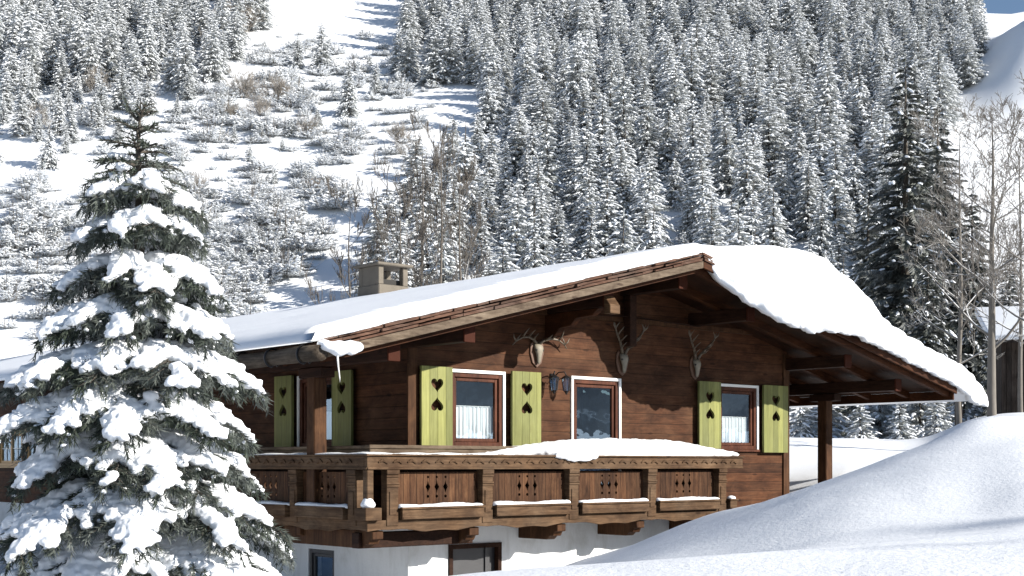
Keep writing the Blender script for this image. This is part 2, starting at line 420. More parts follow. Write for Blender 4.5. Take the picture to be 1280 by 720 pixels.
def build_far_slope():
    mb = MB(); n = 60; k = 14
    vs = []
    for i in range(n):
        ph = math.radians(58+90*i/(n-1)); rr = 330
        hh = 34+16*mnoise.noise(Vector((i*.13, 0, 0)))+6*mnoise.noise(Vector((i*.5, 4, 0)))
        for j in range(k):
            q = j/(k-1); R = rr+q*150
            vs.append((R*math.sin(ph), R*math.cos(ph), -3+hh*q+3*mnoise.noise(Vector((i*.3, j*.5, 2)))))
    mb.add(vs, [(i*k+j, (i+1)*k+j, (i+1)*k+j+1, i*k+j+1) for i in range(n-1) for j in range(k-1)])
    tag(link('far_hill', mb.mesh('far_hill', [M['farhill']], True)), kind='structure')
build_far_slope()

# ---------------------------------------------------------------- chalet
CH = thing('chalet', 'brown timber chalet with snow-covered gable roof, carved balcony and green shutters', 'house', (CX, CY, -BASE), ROT)
def part(name, mb, m, parent=CH, smooth=False, bevel=0):
    me = mb if isinstance(mb, bpy.types.Mesh) else recalc(mb.mesh(name, m if isinstance(m, list) else [m], smooth, BASE))
    o = link(name, me, parent)
    if bevel: bev(o, bevel)
    return o
RID = 6.5; SL = .252; SR = .235; ZR = 3.544; GY = -1.0; BK = 21.0; EL = -1.37; ER = 14.8; RT = .17
WX0, WX1, WY = 1.5, 11.5, 1.0
def zb(x): return ZR-(SL*(RID-x) if x < RID else SR*(x-RID))
# walls
def wall_boxes(mb, x0, x1, z0, z1, holes, fn):
    xs = sorted({x0, x1, *[h[0] for h in holes], *[h[1] for h in holes]})
    zs = sorted({z0, z1, *[h[2] for h in holes], *[h[3] for h in holes]})
    for i in range(len(xs)-1):
        for j in range(len(zs)-1):
            cx, cz = (xs[i]+xs[i+1])/2, (zs[j]+zs[j+1])/2
            if any(h[0] < cx < h[1] and h[2] < cz < h[3] for h in holes): continue
            fn(mb, xs[i], xs[i+1], zs[j], zs[j+1])
FW = [(2.40, 3.53, .30, 1.55), (5.22, 6.40, -.95, 1.55), (9.28, 10.46, .30, 1.57)]
LW = [(2.36, 3.52, -3.5, -1.36)]
SW = [(3.15, 4.32, .30, 1.55)]
HW = [(15.75, 17.35, -.05, .86), (17.55, 19.2, -.05, .86)]
BW = [(3.22, 4.06, -2.7, -1.53)]
mb = MB()
wall_boxes(mb, WX0, WX1, -1.0, 1.8, FW, lambda b, x0, x1, z0, z1: b.box(x0, x1, WY, WY+.16, z0, z1))
mb.prism([(WX0, 1.8), (WX1, 1.8), (WX1, zb(WX1)), (RID, ZR), (WX0, zb(WX0))], 'y', WY, WY+.16)
wall_boxes(mb, WY+.16, 20.0, -1.0, zb(WX0)-.02, SW+HW, lambda b, x0, x1, z0, z1: b.box(WX0, WX0+.16, x0, x1, z0, z1))
mb.box(WX1-.16, WX1, WY+.16, 20, -1.0, zb(WX1)-.02)
mb.prism([(WX0+.16, -1), (WX1-.16, -1), (WX1-.16, zb(WX1)-.03), (RID, ZR-.02), (WX0+.16, zb(WX0)-.03)], 'y', 19.84, 20)
part('timber_wall', mb, M['wall'])
mb = MB()                         # shallow boarded gable with a tie beam at its foot
mb.prism([(4.4, 2.76), (10.0, 2.76), (RID, ZR-.03)], 'y', WY-.05, WY-.003)
part('gable_boarding', mb, M['wall'])
mb = MB().box(3.6, 10.9, WY-.09, WY-.003, 2.66, 2.755)
part('tie_beam', mb, M['postwood'], bevel=.008)
mb = MB()
mb.box(WX0-.03, WX0+.17, WY-.035, WY-.003, -1.0, zb(WX0+.1)-.05); part('corner_board', mb, M['postwood'], bevel=.006)
mb = MB().box(WX1-.17, WX1+.03, WY-.035, WY-.003, -1.0, zb(WX1)-.05); part('corner_board', mb, M['postwood'], bevel=.006)
mb = MB()
wall_boxes(mb, WX0+.02, WX1-.02, -3.6, -1.005, LW, lambda b, x0, x1, z0, z1: b.box(x0, x1, WY+.03, WY+.3, z0, z1))
wall_boxes(mb, WY+.3, 20.0, -3.6, -1.005, BW, lambda b, x0, x1, z0, z1: b.box(WX0+.02, WX0+.3, x0, x1, z0, z1))
mb.box(WX1-.3, WX1-.02, WY+.3, 20, -3.6, -1.005)
part('plaster_wall', mb, M['plaster'])

# windows: built facing local -y at origin, then laid on the front or the side
def place(me, x, y, z, side=False):
    R = Matrix.Rotation(-math.pi/2, 4, 'Z') if side else Matrix.Identity(4)
    me.transform(Matrix.Translation((x, y, z+BASE)) @ R); return me
def mk(mb, m, name, smooth=False): return recalc(mb.mesh(name, m if isinstance(m, list) else [m], smooth))
def curtain_mesh(w, h, folds, seed):
    rng = random.Random(seed); mb = MB(); nx, nz = 90, 8; vs = []
    ph = [rng.uniform(0, 6) for _ in range(3)]
    for j in range(nz+1):
        z = h*j/nz
        for i in range(nx+1):
            u = i/nx
            a = .020*math.sin(u*folds*6.283+ph[0]+.5*math.sin(z*3))+.010*math.sin(u*folds*2.3*6.283+ph[1])
            zz = z+(.018*math.sin(u*folds*6.283*1.0+1) if j == 0 else 0)
            vs.append((u*w, a*(1.1-.5*j/nz), zz))
    mb.add(vs, [(j*(nx+1)+i, j*(nx+1)+i+1, (j+1)*(nx+1)+i+1, (j+1)*(nx+1)+i) for j in range(nz) for i in range(nx)])
    return mb
def window(h, side=False, curtain=.6, sash=True, trim=True, seed=1, frame=M['frame'], plane=None, name='window', sill=True, label=None, muntin=False):
    x0, x1, z0, z1 = h; w, ht = x1-x0, z1-z0
    # local: x in 0..w, y into wall positive, z 0..ht
    def put(me):
        if side: return place(me, (WX0 if plane is None else plane), x1, z0, True)
        return place(me, x0, WY if plane is None else plane, z0)
    f = MB(); t = .075
    f.box(0, t, .0, .13, 0, ht); f.box(w-t, w, .0, .13, 0, ht); f.box(t, w-t, .0, .13, ht-t, ht); f.box(t, w-t, .0, .13, 0, t)
    s = .06; a, b = t+.004, w-t-.004; c, d = t+.004, ht-t-.004
    f.box(a, a+s, .035, .095, c, d); f.box(b-s, b, .035, .095, c, d); f.box(a+s, b-s, .035, .095, d-s, d); f.box(a+s, b-s, .035, .095, c, c+s)
    fr = link(name, put(mk(f, frame, name)), CH); bev(fr, .006)
    if label: fr['label'] = label
    p = MB().add([(a+s, .064, c+s), (b-s, .064, c+s), (b-s, .064, d-s), (a+s, .064, d-s)], [(0, 1, 2, 3)]); link('pane', put(p.mesh('pane', [M['glass']])), fr)
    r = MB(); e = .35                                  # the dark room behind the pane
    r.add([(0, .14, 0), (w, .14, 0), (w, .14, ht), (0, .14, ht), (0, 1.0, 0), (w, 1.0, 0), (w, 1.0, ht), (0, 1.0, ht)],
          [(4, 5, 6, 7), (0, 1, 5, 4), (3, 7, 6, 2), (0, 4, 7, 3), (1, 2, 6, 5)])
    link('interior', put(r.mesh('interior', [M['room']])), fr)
    if curtain:
        cm = curtain_mesh(b-a-2*s+.04, (d-c-2*s)*curtain, 9, seed)
        me = mk(cm, M['curtain'], 'curtain', True); me.transform(Matrix.Translation((a+s-.02, .135, c+s)))
        link('curtain', put(me), fr)
        rod = MB().tube([(a+s-.02, .125, c+s+(d-c-2*s)*curtain+.008), (b-s+.02, .125, c+s+(d-c-2*s)*curtain+.008)], .008, 6)
        link('curtain_rod', put(mk(rod, M['white'], 'curtain_rod')), fr)
    if trim:
        q = MB(); k = .055
        q.box(-k, 0, -.03, .02, -.0, ht+k); q.box(w, w+k, -.03, .02, -.0, ht+k); q.box(0, w, -.03, .02, ht, ht+k)
        o = link('trim', put(mk(q, M['white'], 'trim')), fr); bev(o, .005)
    if muntin:
        g = MB(); q = w/2
        g.box(q-.045, q+.045, .03, .10, t+.004, ht-t-.004)
        link('mullion', put(mk(g, frame, 'mullion')), fr)
        g = MB()
        for q in (w*.27, w*.73): g.box(q-.012, q+.012, .05, .062, c+s, d-s)
        g.box(c+s, w*.5-.05, .051, .061, ht/2-.012, ht/2+.012).box(w*.5+.05, b-s, .051, .061, ht/2-.012, ht/2+.012)
        link('muntin', put(mk(g, M['white'], 'muntin')), fr)
    if sill:
        q = MB().box(-k if trim else 0, w+(k if trim else 0), -.06, .02, -.05, -.002)
        o = link('sill', put(mk(q, frame, 'sill')), fr); bev(o, .006)
    return fr
window(FW[0], curtain=.56, seed=2)
window(FW[1], curtain=0, seed=3, sill=False, name='balcony_door')
window(FW[2], curtain=.52, seed=4)
window(SW[0], side=True, curtain=.5, seed=5)
window(BW[0], side=True, curtain=0, trim=False, seed=6, frame=M['doorwood'], plane=WX0+.04, sill=False, name='basement_window')
for hq in HW: window(hq, side=True, curtain=0, trim=False, seed=9, frame=M['yellowframe'], label='honey-coloured window far back on the side wall', muntin=True)
mb = MB().box(2.36, 3.52, WY+.12, WY+.2, -3.5, -1.36)
mb.box(3.22, 3.26, WY+.09, WY+.118, -3.4, -1.45)
d = part('basement_door', mb, M['doorwood'])
part('door_frame', MB().box(2.36, 2.44, WY+.0, WY+.1, -3.5, -1.36).box(3.44, 3.52, WY+.0, WY+.1, -3.5, -1.36).box(2.44, 3.44, WY+.0, WY+.1, -1.44, -1.36), M['beam'], d)

def heart(cx, cz, s, flip=False):
    pts = []
    for i in range(28):
        t = 2*math.pi*i/28
        x = 16*math.sin(t)**3; z = 13*math.cos(t)-5*math.cos(2*t)-2*math.cos(3*t)-math.cos(4*t)
        pts.append((cx+x*s/16, cz+(-1 if flip else 1)*(z+2.5)*s/16))
    return pts
def shutter(x0, x1, z0, z1, side=False, label=None):
    w, h = x1-x0, z1-z0; c = w/2
    hz = h*.68
    me = cutboard('shutter', [(0, 0), (w, 0), (w, h), (0, h)], [heart(c, hz+.125, .128), heart(c, hz-.18, .128, True)], .05,
                  Matrix.Rotation(math.pi/2, 4, 'X'), [M['shutter']])
    me.transform(Matrix.Translation((0, -.10, 0)))
    if side: place(me, WX0, x1, z0, True)
    else: place(me, x0, WY, z0)
    o = link('shutter', me, CH); bev(o, .006)
    if label: o['label'] = label
    q = MB()
    for zz in (.18, h-.16): q.box(-.03, w*.55, -.13, -.1185, zz-.02, zz+.02)
    q2 = MB()
    for zz in (.18, h-.085): q2.box(.04, w-.04, -.074, -.048, zz-.04, zz+.04)
    for n_, qq, mm in (('ledge', q2, M['shutter']),):
        m2 = mk(qq, mm, n_)
        if side: place(m2, WX0, x1, z0, True)
        else: place(m2, x0, WY, z0)
        link(n_, m2, o)
    return o
shutter(1.68, 2.33, .24, 1.62); shutter(3.66, 4.33, .24, 1.62)
shutter(8.55, 9.20, .24, 1.64); shutter(10.56, 11.36, .24, 1.64)
shutter(2.48, 3.08, .24, 1.62, True); shutter(4.40, 5.00, .24, 1.62, True)

# roof
mb = MB()
mb.prism([(EL, zb(EL)), (RID, ZR), (ER, zb(ER)), (ER, zb(ER)+.05), (RID, ZR+.05), (EL, zb(EL)+.05)], 'y', GY+.04, BK)
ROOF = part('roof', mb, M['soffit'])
mb = MB(); rng = random.Random(3)
for lay in range(3):                                             # overlapping split shingles, their ragged ends seen along the verge
    for x0, x1 in ((EL-.05, RID), (RID, ER+.05)):
        a = x0
        while a < x1-.02:
            b = min(x1, a+rng.uniform(.22, .75)); z0 = .056+lay*.053; th = rng.uniform(.026, .048)
            yy = GY+lay*.018+rng.uniform(-.05, .035); u0 = rng.uniform(0, .010); u1 = rng.uniform(0, .010)
            mb.prism([(a, zb(a)+z0+u0), (b-.006, zb(b)+z0+u1), (b-.006, zb(b)+z0+th+u1*.3), (a, zb(a)+z0+th+u0*.3)], 'y', yy, BK)
            a = b
part('shingles', mb, M['tile'], ROOF)
for x0, x1 in ((EL-.02, RID-.003), (RID+.003, ER)):
    mb = MB().prism([(x0, zb(x0)-.07), (x1, zb(x1)-.07), (x1, zb(x1)+.052), (x0, zb(x0)+.052)], 'y', GY-.02, GY+.035)
    part('verge_board', mb, M['greyplank'] if x0 < 3 else M['rafter'], ROOF, bevel=.006)
for k in range(21):                                              # rafters under the boards
    y = GY+.14+k*1.0
    for x0, x1 in ((EL+.03, RID), (RID, ER-.05)):
        mb = MB().prism([(x0, zb(x0)-.14), (x1, zb(x1)-.14), (x1, zb(x1)-.002), (x0, zb(x0)-.002)], 'y', y, y+.11)
        part('rafter', mb, M['rafter'], ROOF)
for x in (.10, 1.55, 4.6, 6.5, 8.4, 11.5, 13.3):                  # purlins with stepped carved ends
    z1 = zb(x)-.145
    mb = MB().box(x-.10, x+.10, GY+.50, BK-.1, z1-.24, z1)
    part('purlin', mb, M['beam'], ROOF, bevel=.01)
    part('purlin_end', MB().box(x-.112, x+.112, GY+.46, GY+.497, z1-.255, z1+.01), M['redend'], ROOF, bevel=.008)
    z2 = z1-.245; y0 = GY+.62
    pr = [(y0, z2), (1.0, z2), (1.0, z2-.42), (.75, z2-.40), (.62, z2-.27), (.35, z2-.25), (.2, z2-.13), (-.2, z2-.115), (-.33, z2-.03)]
    if x == 4.6:
        part('corbel', MB().prism([(GY+.30, z2+.02), (GY+.455, z2+.20), (GY+.455, z2-.12), (GY+.30, z2-.12)], 'x', x-.12, x+.12), M['rail'], ROOF, bevel=.008)
    if x == 4.6:
        part('bracket', MB().prism(pr, 'x', x-.07, x+.07), M['rafter'], ROOF, bevel=.008)
part('eave_board', MB().box(ER-.055, ER-.005, GY+.05, BK, zb(ER)-.20, zb(ER)-.004), M['rafter'], ROOF, bevel=.006)
mb = MB().tube([(EL-.14, GY-.03+i*.6, zb(EL)-.02+.01*math.sin(i*1.7)) for i in range(37)], [.115+.008*math.sin(i*2.1) for i in range(37)], 12)
GUT = part('gutter_log', mb, M['log'], ROOF, True)
for y in (-.62, .25, 1.1, 2.0, 3.5, 5):
    pts = [(EL-.14+.135*math.cos(t), y, zb(EL)-.02+.135*math.sin(t)) for t in [math.radians(q) for q in range(-60, 280, 20)]]
    pts.append((EL+.25, y, zb(EL)+.21))
    part('gutter_hook', MB().tube(pts, .016, 5), M['iron'], ROOF)
# porch post, balcony post
for (x, y, z0) in ((13.3, 1.35, -1.6), (.10, 1.58, -1.0)):
    zt = zb(x)-.39
    o = part('post', MB().box(x-.12, x+.12, y-.12, y+.12, z0, zt), M['postwood'], bevel=.015)
    part('post_head', MB().box(x-.13, x+.13, y-.34, y+.34, zt-.16, zt-.003), M['beam'], o, bevel=.012)
    br = MB().prism([(y-.75, zt-.003), (y-.62, zt-.003), (y-.12, zt-.55), (y-.12, zt-.7)], 'x', x-.05, x+.05) if x > 5 else None
# braces and struts seen in the dark gable
for xa, xb in ((RID, 4.6), (RID, 8.4)):
    mb = MB().prism([(xa-.06, 2.76), (xa+.06, 2.76), (xb+.06, zb(xb)-.4), (xb-.06, zb(xb)-.4)], 'y', .72, .84)
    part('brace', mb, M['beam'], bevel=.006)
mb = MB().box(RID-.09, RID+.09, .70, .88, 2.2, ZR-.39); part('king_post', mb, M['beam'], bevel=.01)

# chimney
chx, chy = 6.35, 8.5
CHM = part('chimney', MB().box(chx-.42, chx+.42, chy-.42, chy+.42, 3.2, 4.06), M['concrete'], bevel=.02)
for sx in (-1, 1):
    for sy in (-1, 1):
        part('chimney_leg', MB().box(chx+sx*.34-.07, chx+sx*.34+.07, chy+sy*.33-.07, chy+sy*.33+.07, 4.063, 4.48), M['concrete'], CHM, bevel=.012)
part('chimney_panel', MB().box(chx-.40, chx-.36, chy-.257, chy+.257, 4.063, 4.48), M['concrete'], CHM)
part('chimney_cap', MB().box(chx-.5, chx+.5, chy-.5, chy+.5, 4.483, 4.55), M['concrete'], CHM, bevel=.02)
part('flue', MB().box(chx-.24, chx+.3, chy-.24, chy+.24, 4.063, 4.2), M['soot_and_shade'], CHM)

# balcony
BX1 = 8.45; BY1 = 11.5
mb = MB().box(.06, BX1, .06, .997, -1.0, -.94).box(.06, WX0-.003, 1.0, BY1, -1.0, -.94)
BAL = part('balcony', mb, M['panel'])
def carved(mb, x0, x1, fixed, z, side, outward):
    n = int((x1-x0)/.27)
    for k in range(n):
        c = x0+(k+.5)*(x1-x0)/n
        pts = []; q = []
        for i in range(7):
            u = i/6; pts.append((c-.085+.17*u, z+.035*math.sin((u-.15)*5.2)*(.4+.6*u)))
            q.append(.004+.020*math.sin(math.pi*min(1, u*.9+.1)))
        for i in range(6):
            (a, za), (b, zb_) = pts[i], pts[i+1]; wa, wb = q[i], q[i+1]
            poly = [(a, za-wa), (b, zb_-wb), (b, zb_+wb), (a, za+wa)]
            if side: mb.prism(poly, 'x', fixed-outward, fixed)
            else: mb.prism(poly, 'y', fixed-outward, fixed)
def beam_front():
    mb = MB()
    mb.box(-.05, 8.75, -.05, .03, -.085, .118)
    mb.box(-.08, 8.78, -.085, .34, .121, .15)
    mb.box(-.05, 8.75, -.068, -.053, -.085, -.05)
    carved(mb, .1, 8.6, -.053, .035, False, .016)
    return mb
part('railing_beam', beam_front(), M['rail'], BAL, bevel=.006)
mb = MB().box(-.05, .03, .033, BY1, -.085, .118).box(-.08, .34, .343, BY1, .121, .15)
mb.box(-.068, -.053, -.05, BY1, -.085, -.05)
carved(mb, .3, BY1-.3, -.053, .035, True, .016)
part('railing_beam', mb, M['rail'], BAL, bevel=.006)
part('handrail', MB().box(.28, 8.7, .36, .50, .24, .30).box(.30, 8.65, .38, .41, .152, .237), M['greyplank'], BAL, bevel=.01)
part('handrail', MB().box(.36, .50, .52, BY1, .235, .292).box(.38, .41, .52, BY1, .152, .23), M['greyplank'], BAL, bevel=.01)
FP = [.42, 2.32, 4.25, 6.2, 8.15]; SP = [.36, 2.04, 3.85, 5.65, 7.45, 9.25, 11.1]
def post_mb(c, side):
    mb = MB(); w = .11
    def B(a0, a1, o0, o1, z0, z1):
        if side: mb.box(o0, o1, c+a0, c+a1, z0, z1)
        else: mb.box(c+a0, c+a1, o0, o1, z0, z1)
    B(-w, w, -.055, .10, -.95, -.088)
    for z in (-.19, -.30, -.34): B(-w-.012, w+.012, -.072, -.057, z-.016, z+.016)
    B(-w-.01, w+.01, -.078, -.057, -.16, -.088)
    B(-w*.6, w*.6, -.07, -.057, -.78, -.42)
    return mb
for c in FP: part('railing_post', post_mb(c, False), M['rail'], BAL, bevel=.008)
for c in SP: part('railing_post', post_mb(c, True), M['rail'], BAL, bevel=.008)
part('railing_post', MB().box(-.05, .07, -.05, .07, -.66, -.088), M['rail'], BAL, bevel=.01)
def diamond(cx, cz, w, h): 
    return [(cx, cz-h), (cx+w*.35, cz-h*.45), (cx+w, cz), (cx+w*.35, cz+h*.45), (cx, cz+h), (cx-w*.35, cz+h*.45), (cx-w, cz), (cx-w*.35, cz-h*.45)]
def circ(cx, cz, r): return [(cx+r*math.cos(i*.785), cz+r*math.sin(i*.785)) for i in range(8)]
def panel(a0, a1, side):
    w = a1-a0; z0, z1 = -.93, -.125
    holes = []; c = w/2; mid = -.36-z0
    for k in (-1, 0, 1):
        x = c+k*.175
        holes += [diamond(x, mid, .048, .105), circ(x, mid+.155, .022), circ(x, mid-.15, .026)]
    me = cutboard('railing_panel', [(0, 0), (w, 0), (w, z1-z0), (0, z1-z0)], holes, .03, Matrix.Rotation(math.pi/2, 4, 'X'), [M['panel']])
    if side: me.transform(Matrix.Translation((.085, a1, z0+BASE)) @ Matrix.Rotation(-math.pi/2, 4, 'Z'))
    else: me.transform(Matrix.Translation((a0, .085, z0+BASE)))
    part('railing_panel', me, None, BAL)
def wavy(a0, a1, zt, zbm, side, name='skirt_board'):
    """skirt board with a scalloped lower edge"""
    n = max(8, int((a1-a0)/.05)); bot = []
    for i in range(n+1):
        a = a0+(a1-a0)*i/n; u = (a-.4)/1.93 % 1
        bot.append((a, zbm+.045*(.5+.5*math.cos(u*2*math.pi))**2+.022*abs(math.sin(u*3*math.pi))))
    poly = bot+[(a1, zt), (a0, zt)]
    mb = MB().prism(poly, 'x' if side else 'y', -.04, .0)
    return mb
part('skirt_board', wavy(-.04, 8.5, -.86, -1.06, False), M['rail'], BAL, bevel=.004)
part('skirt_board', wavy(.0, BY1, -.86, -1.06, True), M['rail'], BAL, bevel=.004)
def trough(a0, a1, side):
    mb = MB()
    def B(a0, a1, o0, o1, z0, z1):
        if side: mb.box(o0, o1, a0, a1, z0, z1)
        else: mb.box(a0, a1, o0, o1, z0, z1)
    B(a0, a1, -.12, .06, -.855, -.70); B(a0-.02, a1+.02, -.145, .07, -.697, -.665)
    B(a0+.012, a1-.012, -.127, -.122, -.85, -.82)
    return mb
bays = [(FP[i]+.14, FP[i+1]-.14) for i in range(4)]
sbays = [(SP[i]+.14, SP[i+1]-.14) for i in range(6)]
for a, b in bays: part('flower_shelf', trough(a, b, False), M['rail'], BAL, bevel=.006); panel(FP[bays.index((a, b))]+.11, b+.03, False)
for a, b in sbays: part('flower_shelf', trough(a, b, True), M['rail'], BAL, bevel=.006); panel(a-.03, b+.03, True)
part('flower_shelf', MB().box(-.14, .16, -.14, .14, -.855, -.665), M['rail'], BAL, bevel=.008)
part('flower_shelf', trough(8.30, 8.5, False), M['rail'], BAL, bevel=.006)
panel(.07, FP[0]-.11, False) if False else None
for c in FP:
    x = c-.22
    pr = [(.02, -1.02), (2.6, -1.02), (2.6, -1.30), (.30, -1.30), (.22, -1.235), (.14, -1.235), (.10, -1.16), (.02, -1.15)]
    part('joist', MB().prism(pr, 'x', x-.10, x+.10), M['postwood'], BAL, bevel=.01)
for c in SP[1:]:
    pr = [(.02, -1.02), (1.5, -1.02), (1.5, -1.26), (.25, -1.26), (.15, -1.18), (.02, -1.15)]
    part('joist', MB().prism(pr, 'y', c-.09, c+.09), M['postwood'], BAL, bevel=.01)
part('joist', MB().box(.04, 2.3, .30, .50, -1.3, -1.06), M['beam'], BAL, bevel=.01)
# the railing's return to the wall at the right end
part('railing_panel', MB().box(BX1-.06, BX1-.03, .12, .99, -.93, .11), M['panel'], BAL)

# ---------------------------------------------------------------- snow on the chalet
TX = [-1.62, -1.5, -1.3, -1.0, 0, 3, 5.5, 6.3, 6.9, 7.4, 8.09, 9.3, 10.4, 11.2, 11.7, 12.3, 13.4, 14.9, 15.4, 15.75, 15.95]
TY = [.02, .12, .18, .2, .22, .24, .24, .24, .30, .45, .66, .86, .88, .82, .64, .52, .47, .47, .44, .32, .03]
HX = [-2, 6.45, 6.7, 7.1, 7.6, 8.4, 8.9, 9.4, 10.4, 11.4, 12, 14.8, 15.3, 16]
HY = [-.0, -.0, .16, .46, .70, .80, .74, .58, .36, .22, .15, .15, .26, .14]
OX = [-2, -.6, 0, 1.2, 2.4, 4, 5.6, 6.3, 6.9, 7.5, 8.4, 9.4, 10.4, 11.4, 12.2, 16]
OY = [.02, -.08, -.2, -.12, -.03, -.12, -.03, -.14, .06, .34, .62, .72, .55, .30, .16, .10]
def roof_snow():
    xs = np.arange(-1.62, 15.96, .045); mb = MB(); rows = []
    for x in xs:
        T = float(pchip(np.array([x]), TX, TY)[0]); H = float(pchip(np.array([x]), HX, HY)[0]); O = float(pchip(np.array([x]), OX, OY)[0])
        nz = lambda s, k=1.0: mnoise.noise(Vector((x*s, k*3.7, k)))
        j1 = nz(1.1)*.09+nz(4, 2)*.06+nz(11, 3)*.03
        O += j1; H = max(0, H*(1+.12*nz(3, 4))+(.05*nz(9, 6) if H > .05 else 0))
        rz = zb(x)+.20
        if x > RID: rz += 0
        rz = rz-.0
        if x > ER: rz -= .10*((x-ER)/1.1)**1.5
        rid = .035*math.exp(-((x-RID)/.5)**2)
        rz -= rid
        f = GY-O
        row = [(BK-.5, rz-.01), (BK+.1, rz+.02)]
        for k in range(40):
            s = k/39; y = BK+.05+(f+T*.55-BK-.05)*(s**.6)
            tt = T*(1+.10*mnoise.noise(Vector((x*.5, y*.5, 1)))+.05*mnoise.noise(Vector((x*1.6, y*1.6, 2))))
            if y > 2.5: tt = tt*(1-.3*min(1, (y-2.5)/4)) if x > 7 else tt
            row.append((y, rz+tt))
        tt = row[-1][1]-rz; hh = tt+H
        for k in range(1, 27):
            a = k/26*math.pi*.5*1.12
            yy = f+T*.55-math.sin(a)*T*.55
            zz = rz-H+hh*max(0, math.cos(a*.893))**.8
            yy += .018*mnoise.noise(Vector((x*6, zz*6, 5)))+.04*mnoise.noise(Vector((x*2.2, zz*3, 8)))+(.016*math.sin((zz-zb(x))*34+2.5*mnoise.noise(Vector((x*.8, zz, 4))))*min(1, H*2.5))+.012*mnoise.noise(Vector((x*13, zz*13, 8)))
            row.append((yy, zz))
        row.append((f+.10+.05*(H > .1), rz-H+.02)); row.append((min(GY-.04, f+.25) if H > .05 else f+.12, rz-H*.45 if H > .05 else rz-.004))
        row.append((GY+.06, rz-.012)); 
        rows.append([(x, y, z) for y, z in row])
    n = len(rows[0]); vs = [p for r in rows for p in r]
    fs = [(i*n+j, (i+1)*n+j, (i+1)*n+(j+1) % n, i*n+(j+1) % n) for i in range(len(rows)-1) for j in range(n)]
    fs += [tuple(range(n)), tuple(range((len(rows)-1)*n, len(rows)*n))[::-1]]
    mb.add(vs, fs)
    me = recalc(mb.mesh('roof_snow', [M['snow']], True, BASE))
    o = link('roof_snow', me, None, (CX, CY, -BASE)); o.rotation_euler = (0, 0, ROT)
    tag(o, 'thick blanket of snow over the chalet roof, curling into a heavy cornice at the gable', 'snow')
roof_snow()
def blob_snow(name, spheres, label, vox=.03, group=None, disp=.012, m='snow'):
    """spheres: (x, y, z, rx, ry, rz) in chalet coordinates"""
    mb = MB()
    for (x, y, z, rx, ry, rz) in spheres:
        bm = bmesh.new(); bmesh.ops.create_icosphere(bm, subdivisions=2, radius=1)
        mb.add([(x+v.co.x*rx, y+v.co.y*ry, z+v.co.z*rz+BASE) for v in bm.verts], [tuple(v.index for v in f.verts) for f in bm.faces]); bm.free()
    me = remesh(mb.mesh(name, []), vox, 3, disp, 6); me.materials.clear(); me.materials.append(M[m])
    o = link(name, me, None, (CX, CY, -BASE)); o.rotation_euler = (0, 0, ROT)
    return tag(o, label, 'snow', group)
# lump slumped over the roof corner
zc = zb(EL)
blob_snow('snow_lump', [(-1.38, -1.06, zc+.07, .15, .12, .08), (-1.26, -1.10, zc+.05, .16, .12, .12), (-1.08, -1.12, zc+.07, .16, .1, .11), (-.96, -1.12, zc+.08, .1, .08, .08), (-1.4, -.95, zc+.1, .12, .1, .08)],
          'lump of snow slumped over the lower left corner of the roof', .02)
mb = MB().tube([(-1.3, -1.12, zc-.02), (-1.29, -1.13, zc-.2), (-1.265, -1.13, zc-.36), (-1.26, -1.13, zc-.42)], [.018, .012, .008, .002], 6)
o = link('icicle', mb.mesh('icicle', [M['white']], True, BASE), None, (CX, CY, -BASE)); o.rotation_euler = (0, 0, ROT)
tag(o, 'thin icicle hanging below the snow lump at the roof corner', 'icicle')
# heap along the front railing
sp = []; rng = random.Random(5)
x = 2.75
while x < 8.72:
    u = (x-2.7)/6.1
    h = float(pchip(np.array([x]), [2.7, 3.3, 4.2, 5.5, 6.5, 7.3, 8.0, 8.75], [.03, .12, .23, .285, .285, .25, .15, .06])[0])
    front = float(pchip(np.array([x]), [2.7, 3.6, 4.0, 4.4, 4.8, 5.2, 8.8], [.36, .22, .0, -.06, -.04, .02, .05])[0])
    sp.append((x, (front+.55)/2+.02, .16+h*.35, .22, (.56-front)/2+.05, h*.66+.02))
    if h > .1: sp.append((x+.05, front+.12, .15+h*.15, .16, .14, h*.3+.03))
    x += .11
sp += [(3.95, -.06, .13, .18, .07, .05), (4.2, -.085, .10, .2, .06, .075), (4.45, -.085, .10, .2, .06, .07), (4.7, -.06, .13, .15, .06, .05)]
blob_snow('railing_snow', sp, 'long heap of snow lying on the front balcony railing, spilling over its edge', .03, disp=.018)
sp = [(x+.05, .12+.03*math.sin(x*5), .155, .1, .16, .022+.01*math.sin(x*9)) for x in np.arange(-.02, 2.9, .08)]
blob_snow('railing_snow', sp, 'thin crust of snow on the front balcony rail left of the big heap', .016, disp=.004)
sp = [(.10, y, .155, .13, .1, .024+.008*math.sin(y*7)) for y in np.arange(.1, 5.8, .08)]
blob_snow('railing_snow', sp, 'thin shaded crust of snow along the side balcony rail', .016, disp=.004)
words = ['leftmost, beside the balcony corner', 'second from the balcony corner', 'third from the balcony corner', 'rightmost, nearest the snowdrift']
for i, (a, b) in enumerate(bays):
    sp = [(x, -.05, -.655, .07, .085+.01*math.sin(x*6), .035+.012*math.sin(x*5+i)+rng.uniform(0, .008)) for x in np.arange(a+.03, b-.02, .055)]
    blob_snow('snow_strip', sp, 'strip of snow on a front balcony flower shelf, '+words[i], .016, 'snow strips on the front flower shelves', .006)
for i, (a, b) in enumerate(sbays[:3]):
    sp = [(-.05, y, -.655, .085, .07, .04+.01*math.sin(y*5)) for y in np.arange(a+.03, b-.02, .055)]
    blob_snow('snow_strip', sp, 'shaded strip of snow on a side balcony flower shelf, '+['nearest the balcony corner', 'second from the corner', 'deepest behind the big spruce'][i], .016, 'snow strips on the side flower shelves', .006)
